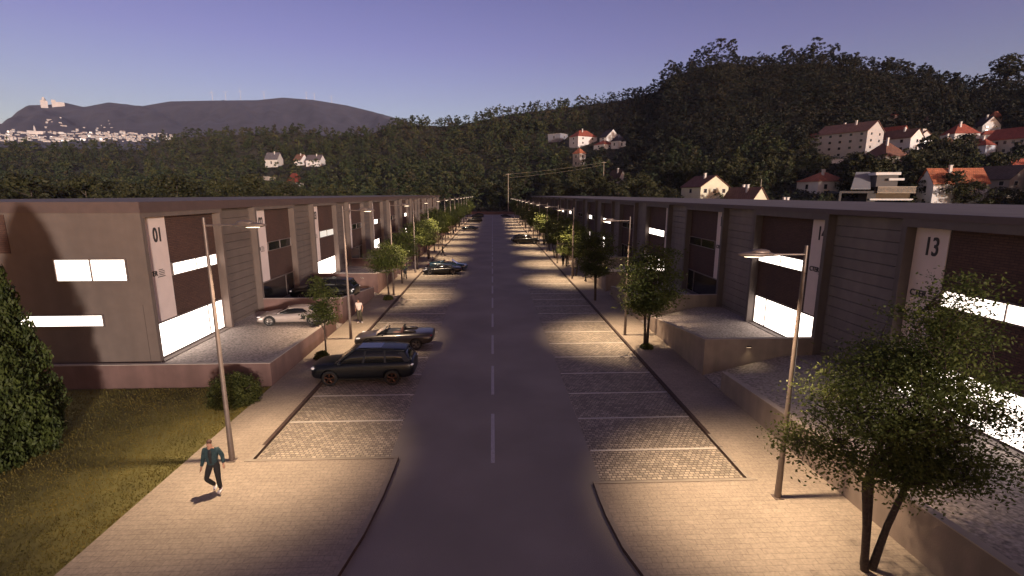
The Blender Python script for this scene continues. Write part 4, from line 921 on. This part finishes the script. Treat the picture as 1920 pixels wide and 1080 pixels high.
house("grey roofed house, leftmost of the group in the left wood", 500, 520, 530, 313, 300, 288, 'gable', (.5, .48, .46), (.13, .12, .14), 1, 60, (1, 0), 1)
house("white gabled house with a grey roof in the left wood", 576, 600, 609, 312, 301, 292, 'gable', WH, (.12, .10, .115), 1, 60, (1, 0), 1)
house("pale house with a brown roof in the middle of the left group", 553, 565, 577, 310, 300, 291, 'gable', WH, (.2, .1, .07), 1, 45, (0, 0), 1)
house("red roofed house below the other houses of the left wood", 539, 556, 568, 350, 343, 326, 'hip', WH, (.20, .04, .025), 1, 40, (0, 1), 0)
house("orange roofed house low at the far left", 22, 35, 49, 362, 355, 348, 'hip', (.6, .5, .46), OR, 1, 40, (1, 1), 0, trees=14)
house("tiny white house at the far left edge above the roofline", 2, 8, 17, 380, 371, 364, 'gable', WH, BR, 1, 45, (0, 0), 0, trees=14)
house("pale hut in the left wood, below the grey roofed house", 496, 504, 516, 338, 332, 327, 'flat', (.35, .3, .26), BG, 1, 40, (0, 0), 0)
# modern flat roofed house of slabs and terraces
az, d, z = place(1628, 390); k_ = d/FPX*math.cos(az-YAW)
HOUSES.append((az_el(1560, 390)[0], az_el(1700, 390)[0], d, 22, 26))
rt = empty("modern_house", (math.sin(az)*(d+6), math.cos(az)*(d+6), z), -az+R_(20)); tag(rt, "modern flat roofed villa with a slatted terrace and a slanting grey roof", "house", "houses on the hillside beyond the street")
S = k_; Wm, Dm, Gm = hm(WH, "wall"), M['pane'], hm((.20, .20, .22), "wall")
MB().box(-20*S, 54*S, -3, 6, -4, 8*S).build("lower_storey", hm((.05, .045, .045), "wall"), rt)
MB().box(-58*S, 6*S, -3.6, 7, 27*S, 31*S).box(-58*S, -54*S, -3.5, -3.0, 0, 27*S).box(-12*S, 2*S, -3.4, 4, -3, 26.9*S).build("terrace_slab", hm((.06, .055, .055), "wall"), rt)
MB().box(-8*S, 60*S, -4, 5.5, 14*S, 17*S).build("balcony_floor", Wm, rt)
q = MB()
q.box(2*S, 62*S, -4.3, -4.15, 27*S, 28*S); q.box(2*S, 62*S, -4.3, -4.15, 38*S, 39*S)
for i in range(40): q.box((2+i*1.5)*S, (2+i*1.5+.7)*S, -4.28, -4.17, 28*S, 38*S)
q.build("terrace_screen", hm((.40, .34, .28), "wall"), rt)
MB().box(0, 56*S, -3.2, 5, 17.1*S, 27*S).build("glazing", Dm, rt)
MB().box(4*S, 38*S, -1.5, 6, 39*S, 60*S).build("upper_storey", hm((.10, .09, .09), "wall"), rt)
MB().box(0*S, 40*S, -2.2, 6.5, 60*S, 65*S).box(22*S, 46*S, -2.4, 6.4, 50*S, 54*S).build("roof_slab", Wm, rt)
MB().hexa([(-40*S, -3.4, 34*S), (-8*S, -3.4, 34*S), (6*S, 5, 66*S), (-18*S, 5, 66*S)], [(-40*S, -3.4, 35.5*S), (-8*S, -3.4, 35.5*S), (6*S, 5, 67.5*S), (-18*S, 5, 67.5*S)]).build("slanting_roof", Gm, rt)

# ------------------------------------------------------------------ wood on the hills
def ok_spot(az, d):
    for a0, a1, hd, tr, sz in HOUSES:
        m_ = .004
        if a0-m_ < az < a1+m_ and hd-tr*1.5 < d < hd+8+sz*.5: return False
    return True
def tree_pts(r, kind, n):
    """unit height crown points: pine (tall, tiered), round, umbrella"""
    if kind == 0: t = r.random(n)**.8; rad = .23*(1-t)**.6+.03; z = .22+.78*t
    elif kind == 1: t = r.random(n); rad = .30*np.sqrt(np.clip(1-(2*t-1)**2, 0, 1))+.02; z = .26+.72*t
    else: t = r.random(n); rad = .27*np.sqrt(np.clip(1-(2*t-1)**2, 0, 1))+.03; z = .50+.48*t
    a = r.random(n)*6.283; q = r.random(n)**.45; lob = 1+.28*np.sin(a*3+t*8+kind)+.15*np.sin(a*5-t*13)
    return np.stack([np.cos(a)*rad*q*lob, np.sin(a)*rad*q*lob, z], 1)
def lumps(r, kind, nl, per, h=9):
    """foliage as overlapping leafy lumps: points on each lump's surface and the outward normals"""
    C_ = tree_pts(r, kind, nl); rad = (.070+.045*r.random(nl))*min(1, 9.5/h)*(1.15 if kind == 1 else 1.0)
    if kind == 0: rad *= (1.25-C_[:, 2]*.7)
    u = r.normal(size=(nl*per, 3)); u[:, 2] += .35; u /= np.linalg.norm(u, axis=1)[:, None]
    rr_ = np.repeat(rad, per)[:, None]*(.85+.3*r.random((nl*per, 1)))
    P = np.repeat(C_, per, axis=0)+u*rr_*np.array([1, 1, .8]); return P, u
r = np.random.default_rng(21); spots = []
while len(spots) < 6600:
    px = r.uniform(-160, 2080); az = float(np.interp(px, PXS, AZS)); d0 = float(np.interp(az, AZS, D0S)); dc = float(np.interp(az, AZS, DCS))
    t = r.random()**.85*1.05; d = d0+3+t*(dc-d0)
    if abs(az) < .12 and d < 236: continue
    x, y = d*math.sin(az), d*math.cos(az)
    if -39 < x < 38 and y < 228: continue
    if not ok_spot(az, d): continue
    low = px > 1235 and d < d0+75
    if low and r.random() < .35: continue
    grove = .5+.5*math.sin(x*.03+1)*math.cos(y*.024)
    h = r.uniform(6.5, 11.5)+5*grove*r.random()
    if d > dc*.93: h = r.uniform(7, 12) if px > 1000 else r.uniform(6.5, 14)
    if d < d0+35 and r.random() < .35: h *= .55
    if low: h = r.uniform(2.6, 5.5)
    kind = int(r.choice(3, p=[.42, .40, .18])); spots.append((d, az, x, y, h, kind))
for _ in range(1100):
    px = r.uniform(1180, 2050); az = float(np.interp(px, PXS, AZS)); dc = float(np.interp(az, AZS, DCS)); d = dc*r.uniform(.80, 1.02); h = r.uniform(6, 10)
    if ok_spot(az, d): spots.append((d, az, d*math.sin(az), d*math.cos(az), h, int(r.choice(3, p=[.5, .45, .05]))))
for px_, h_ in ((1232, 13), (1244, 15), (1290, 16), (1310, 19), (1330, 20), (1352, 19), (1447, 15), (1497, 19), (1528, 16), (1838, 18), (1850, 22), (1862, 20), (1880, 15), (912, 14), (1160, 11), (320, 14), (440, 14), (560, 13)):
    az = float(np.interp(px_, PXS, AZS)); d = float(np.interp(az, AZS, DCS))-4; spots.append((d, az, d*math.sin(az), d*math.cos(az), h_, 2 if px_ > 1000 else 0))
spots.sort(key=lambda s: s[0]/s[4])
vis = [s for s in spots if CAM_H < float(land(s[2], s[3]))+s[4]+6*0 ]
def in_frame(s): return -.86 < s[1] < .88
near = [s for s in spots if in_frame(s)][:290]; ns = set(id(s) for s in near); rest = [s for s in spots if id(s) not in ns]
protos = []
for i in range(9):
    rr = np.random.default_rng(100+i); k = i % 3; P, Nn = lumps(rr, k, 34, 36); V, F = leaf_norm(P, Nn, .036, rr, .35, 1.5)
    mb = MB(); mb.tube([(0, 0, -.12), (.01, .01, .3), (.0, .02, .8)], [.022, .016, .006], 6)
    for j in range(5): a = j*1.3; z_ = .35+.09*j; mb.tube([(0, .01, z_), (math.cos(a)*.14, math.sin(a)*.14, z_+.1)], [.008, .003], 4)
    tr, cr = mb.mesh("trunk"), np_mesh("crown", V, F); tr.materials.append(M['barkpale'] if k else M['bark']); cr.materials.append(M['leafP']); protos.append((k, tr, cr))
KN = {0: ("pine_tree", "dark pointed pine at the near edge of the wooded hillside", "pine"), 1: ("woodland_tree", "rounded dark green tree at the near edge of the wooded hillside", "tree"), 2: ("umbrella_pine", "bare stemmed tree with a high crown at the near edge of the wooded hillside", "tree")}
for j, (d, az, x, y, h, k) in enumerate(near):
    nm, lab, cat = KN[k]; _, tr, cr = protos[k+3*(j % 3)]
    e = empty(nm, (x, y, float(land(x, y))-.3), r.random()*6.28); e.scale = (h*r.uniform(.9, 1.35),)*2+(h,); tag(e, lab, cat, cat+"s of the near wood edge, kind %s" % nm.replace("_", " "))
    for n2, m2 in (("trunk", tr), ("crown", cr)): o = bpy.data.objects.new(n2, m2); COL.objects.link(o); o.parent = e
for i, (px_, yb_, yt_) in enumerate(((1785, 394, 325), (1806, 394, 338), (1842, 396, 350), (1872, 396, 352), (1902, 396, 354), (1722, 346, 290), (1748, 352, 286), (1778, 347, 296), (1700, 354, 306), (1892, 312, 288), (1842, 314, 292), (1664, 346, 322),
        (1262, 396, 356), (1240, 396, 350), (1345, 392, 362), (1552, 388, 362), (1596, 362, 336), (1518, 300, 262), (1812, 300, 280), (1758, 276, 262), (1100, 335, 300), (1120, 330, 296), (1062, 300, 276), (1180, 345, 312))):
    az, d, z = place(px_, yb_); h = (yb_-yt_)*d*math.cos(az-YAW)/FPX; k = 1; _, tr, cr = protos[1+3*(i % 3)]
    e = empty("garden_tree", (d*math.sin(az), d*math.cos(az), z-.3), i*1.1); e.scale = (h*1.25, h*1.25, h); tag(e, "dark rounded garden tree standing among the hillside houses", "tree", "garden trees among the hillside houses")
    for n2, m2 in (("trunk", tr), ("crown", cr)): o = bpy.data.objects.new(n2, m2); COL.objects.link(o); o.parent = e
Vs, Fs, n0, Mi = [], [], 0, []
for d, az, x, y, h, k in rest:
    n = int(np.clip(30000/d, 49, 150)); P, Nn = lumps(r, k, int(max(6, n//15)*max(1, (h/9)**2.3)), 26, h)
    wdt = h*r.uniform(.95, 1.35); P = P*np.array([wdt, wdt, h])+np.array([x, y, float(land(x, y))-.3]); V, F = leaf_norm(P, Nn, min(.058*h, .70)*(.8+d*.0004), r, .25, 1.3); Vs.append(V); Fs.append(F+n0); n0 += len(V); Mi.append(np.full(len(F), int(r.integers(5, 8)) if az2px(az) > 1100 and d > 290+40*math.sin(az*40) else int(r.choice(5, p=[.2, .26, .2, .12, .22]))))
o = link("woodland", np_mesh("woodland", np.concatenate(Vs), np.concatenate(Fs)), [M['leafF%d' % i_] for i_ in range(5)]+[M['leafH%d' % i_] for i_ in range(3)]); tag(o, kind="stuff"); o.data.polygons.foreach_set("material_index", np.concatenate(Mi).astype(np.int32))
# low scrub that covers the slopes between the trees
n = 60000; px = r.uniform(-160, 2080, n); az = np.interp(px, PXS, AZS); d0 = np.interp(az, AZS, D0S); dc = np.interp(az, AZS, DCS); d = d0+2+r.random(n)**.9*(dc-d0)
x, y = d*np.sin(az), d*np.cos(az); keep = ~((x > -39) & (x < 38) & (y < 226))
for a0, a1, hd, tr, sz in HOUSES: keep &= ~((az > a0) & (az < a1) & (d > hd-5) & (d < hd+sz*.5))
x, y, d = x[keep], y[keep], d[keep]; C_ = np.stack([x, y, land(x, y)+r.random(len(x))*1.2], 1); P = np.repeat(C_, 5, axis=0)+r.normal(size=(5*len(C_), 3))*np.array([.9, .9, .45])
V, F = leaf_norm(P, np.tile([0, -.25, 1.0], (len(P), 1)), .8, r, .5, 1.4); tag(link("scrub", np_mesh("scrub", V, F), M['leafF2']), kind="stuff")

# ------------------------------------------------------------------ hedge and wall closing the street, poles and wires
o = MB().box(-30, 30, 229.5, 229.8, -.1, 1.3).build("boundary_wall", M['lowwall']); tag(o, "pinkish low wall across the far end of the street", "low wall")
def pole(px, yb, yt, d, label, arms=True):
    az = float(az_el(px, yb)[0]); x, y = d*math.sin(az), d*math.cos(az); zb = CAM_H+d*az_el(px, yb)[1]; zt = CAM_H+d*az_el(px, yt)[1]; zl = min(float(land(x, y)), zb)
    e = empty("utility_pole", (x, y, zl)); tag(e, label, "utility pole"); MB().tube([(0, 0, -.5), (0, 0, zt-zl)], [.20, .13], 8).build("post", M['polewood'], e)
    if arms: MB().box(-1.1, 1.1, -.07, .07, zt-zl-.5, zt-zl-.32).build("crossarm", M['polewood'], e)
    MB().ell((.3, -.2, (zt-zl)*.62), (.15, .15, .4), 8, 6).build("transformer", M['alu'], e)
    return Vector((x, y, zt-.35))
M['polewood'] = mat("weathered_pole", (.30, .25, .20), .9, .2, 5)
pa = pole(953, 378, 325, 238, "pale utility pole beyond the far end of the street"); pb = pole(1131, 350, 303, 250, "pale utility pole on the slope behind the right row")
pc = pole(1427, 345, 336, 190, "thin lamp standard behind the cream gabled house", False)
for i, (a, b, s) in enumerate(((pa, pb, .5), (pa+Vector((0, 0, -1.6)), pb+Vector((0, 0, -1.2)), .7))):
    pts = [tuple(a.lerp(b, t)+Vector((0, 0, -4*s*t*(1-t)))) for t in np.linspace(0, 1, 14)]
    o = MB().tube(pts, .035, 4).build("power_line", M['polewood']); tag(o, ("upper" if i == 0 else "lower")+" wire strung between the two utility poles", "cable")

# ------------------------------------------------------------------ far town, hilltop church and wind turbines
M['town'] = mat("far_town_walls", (.50, .49, .50), .8, .1, .05); M['townr'] = mat("far_town_roofs", (.30, .22, .20), .9, .2, .05)
def far_at(px, d): az = float(az_el(px, 250)[0]); return d*math.sin(az), d*math.cos(az), float(far_z(az, d)), az
pr = []
for i in range(5):
    random.seed(i); w, dp, h = ((16, 11, 9), (24, 12, 13), (11, 10, 7), (34, 14, 10), (14, 12, 19))[i]
    a = MB(); a.box(-w/2, w/2, -dp/2, dp/2, -6, h)
    for f in range(int(h//3)):
        for c in range(int(w//4)): a.box(-w/2+2+c*4-.8, -w/2+2+c*4+.8, -dp/2-.15, -dp/2, f*3+1, f*3+2.4, 1)
    a = a.mesh("wall"); a.materials.append(M['town']); a.materials.append(M['pane'])
    b = MB(); b.add([(-w/2-.5, -dp/2-.5, h), (w/2+.5, -dp/2-.5, h), (w/2+.5, dp/2+.5, h), (-w/2-.5, dp/2+.5, h), (-w/2+3, 0, h+2.5), (w/2-3, 0, h+2.5)], [(0, 3, 2, 1), (0, 1, 5, 4), (1, 2, 5), (2, 3, 4, 5), (3, 0, 4)])
    b = b.mesh("roof"); b.materials.append(M['townr']); pr.append((a, b))
rt_ = np.random.default_rng(77); cnt = 0
for i in range(280):
    px = rt_.uniform(-30, 322); d = rt_.uniform(1950, 2560); 
    if i > 262: px = rt_.uniform(60, 260); d = rt_.uniform(2650, 3150)
    if px > 240 and d > 2450: d -= 250
    x, y, z, az = far_at(px, d); a, b = pr[int(rt_.integers(5))]
    e = empty("town_building", (x, y, z-1), -az+rt_.uniform(-.5, .5)); s_ = rt_.uniform(.32, .6); e.scale = (s_, s_, s_)
    tag(e, "tiny white building of the dense far-off town below the mountain", "building", "white buildings of the far town")
    for nm, me in (("wall", a), ("roof", b)): o = bpy.data.objects.new(nm, me); COL.objects.link(o); o.parent = e
x, y, z, az = far_at(66, 2420); e = empty("town_church", (x, y, z), -az); e.scale = (.6, .6, .6); tag(e, "broad pale church with a thin spire standing in the far town", "church"); MB().box(-34, 34, -10, 12, -6, 17).build("nave", M['town'], e)
q = MB(); q.box(-4, 4, -12, -4, 17, 30); q.add([(-4, -12, 30), (4, -12, 30), (4, -4, 30), (-4, -4, 30), (0, -8, 50)], [(0, 1, 4), (1, 2, 4), (2, 3, 4), (3, 0, 4)]); q.build("spire", M['town'], e)
az = float(az_el(94, 202)[0]); d = 4380; z = float(far_z(az, d)); e = empty("hilltop_church", (d*math.sin(az), d*math.cos(az), z-4), -az); tag(e, "white domed church on the summit of the far mountain", "church")
MB().box(-42, -8, -20, 10, -15, 42).box(-30, -20, -24, -14, 42, 62).build("nave", M['town'], e); MB().ell((-25, -4, 44), (11, 11, 17), 14, 8).build("dome", M['town'], e); MB().box(10, 72, -18, 12, -15, 40).box(10, 30, -20, 10, 40, 52).build("guest_house", M['town'], e)
M['turb'] = mat("turbine_white", (.55, .55, .6), .6, .03, 1)
for i, (px, h) in enumerate(((399, 62), (424, 58), (452, 72), (496, 56), (575, 55), (590, 52), (622, 50))):
    az = float(az_el(px, 190)[0]); d = 4500; z = float(far_z(az, d)); e = empty("wind_turbine", (d*math.sin(az), d*math.cos(az), z-3), -az)
    tag(e, "%s wind turbine from the left on the far mountain ridge" % ORD[i], "wind turbine", "wind turbines on the far ridge")
    MB().tube([(0, 0, 0), (0, 0, h)], [1.6, 1.0], 8).build("tower", M['turb'], e)
    hub = MB().ell((0, -2, h), (1.8, 3, 1.8), 8, 6).build("hub", M['turb'], e)
    for k in range(3):
        a = 2*PI*k/3+i; MB().tube([(0, -4, h), (math.sin(a)*h*.42, -4, h+math.cos(a)*h*.42)], [1.1, .4], 6).build("blade", M['turb'], hub)

# ------------------------------------------------------------------ the air: thin even haze round the whole scene
hz = MB().box(-6000, 6000, -600, 6200, -2, 1150).build("haze", newmat("haze_air")[0]); tag(hz, kind="stuff")
hm_ = hz.data.materials[0]; nn_ = hm_.node_tree.nodes; nn_.remove(nn_["Principled BSDF"])
pv = nn_.new("ShaderNodeVolumePrincipled"); pv.inputs["Color"].default_value = (.62, .68, 1.0, 1); pv.inputs["Density"].default_value = 4.2e-5; pv.inputs["Anisotropy"].default_value = 0.0
hm_.node_tree.links.new(pv.outputs[0], nn_["Material Output"].inputs["Volume"])
scene.cycles.volume_bounces = 0
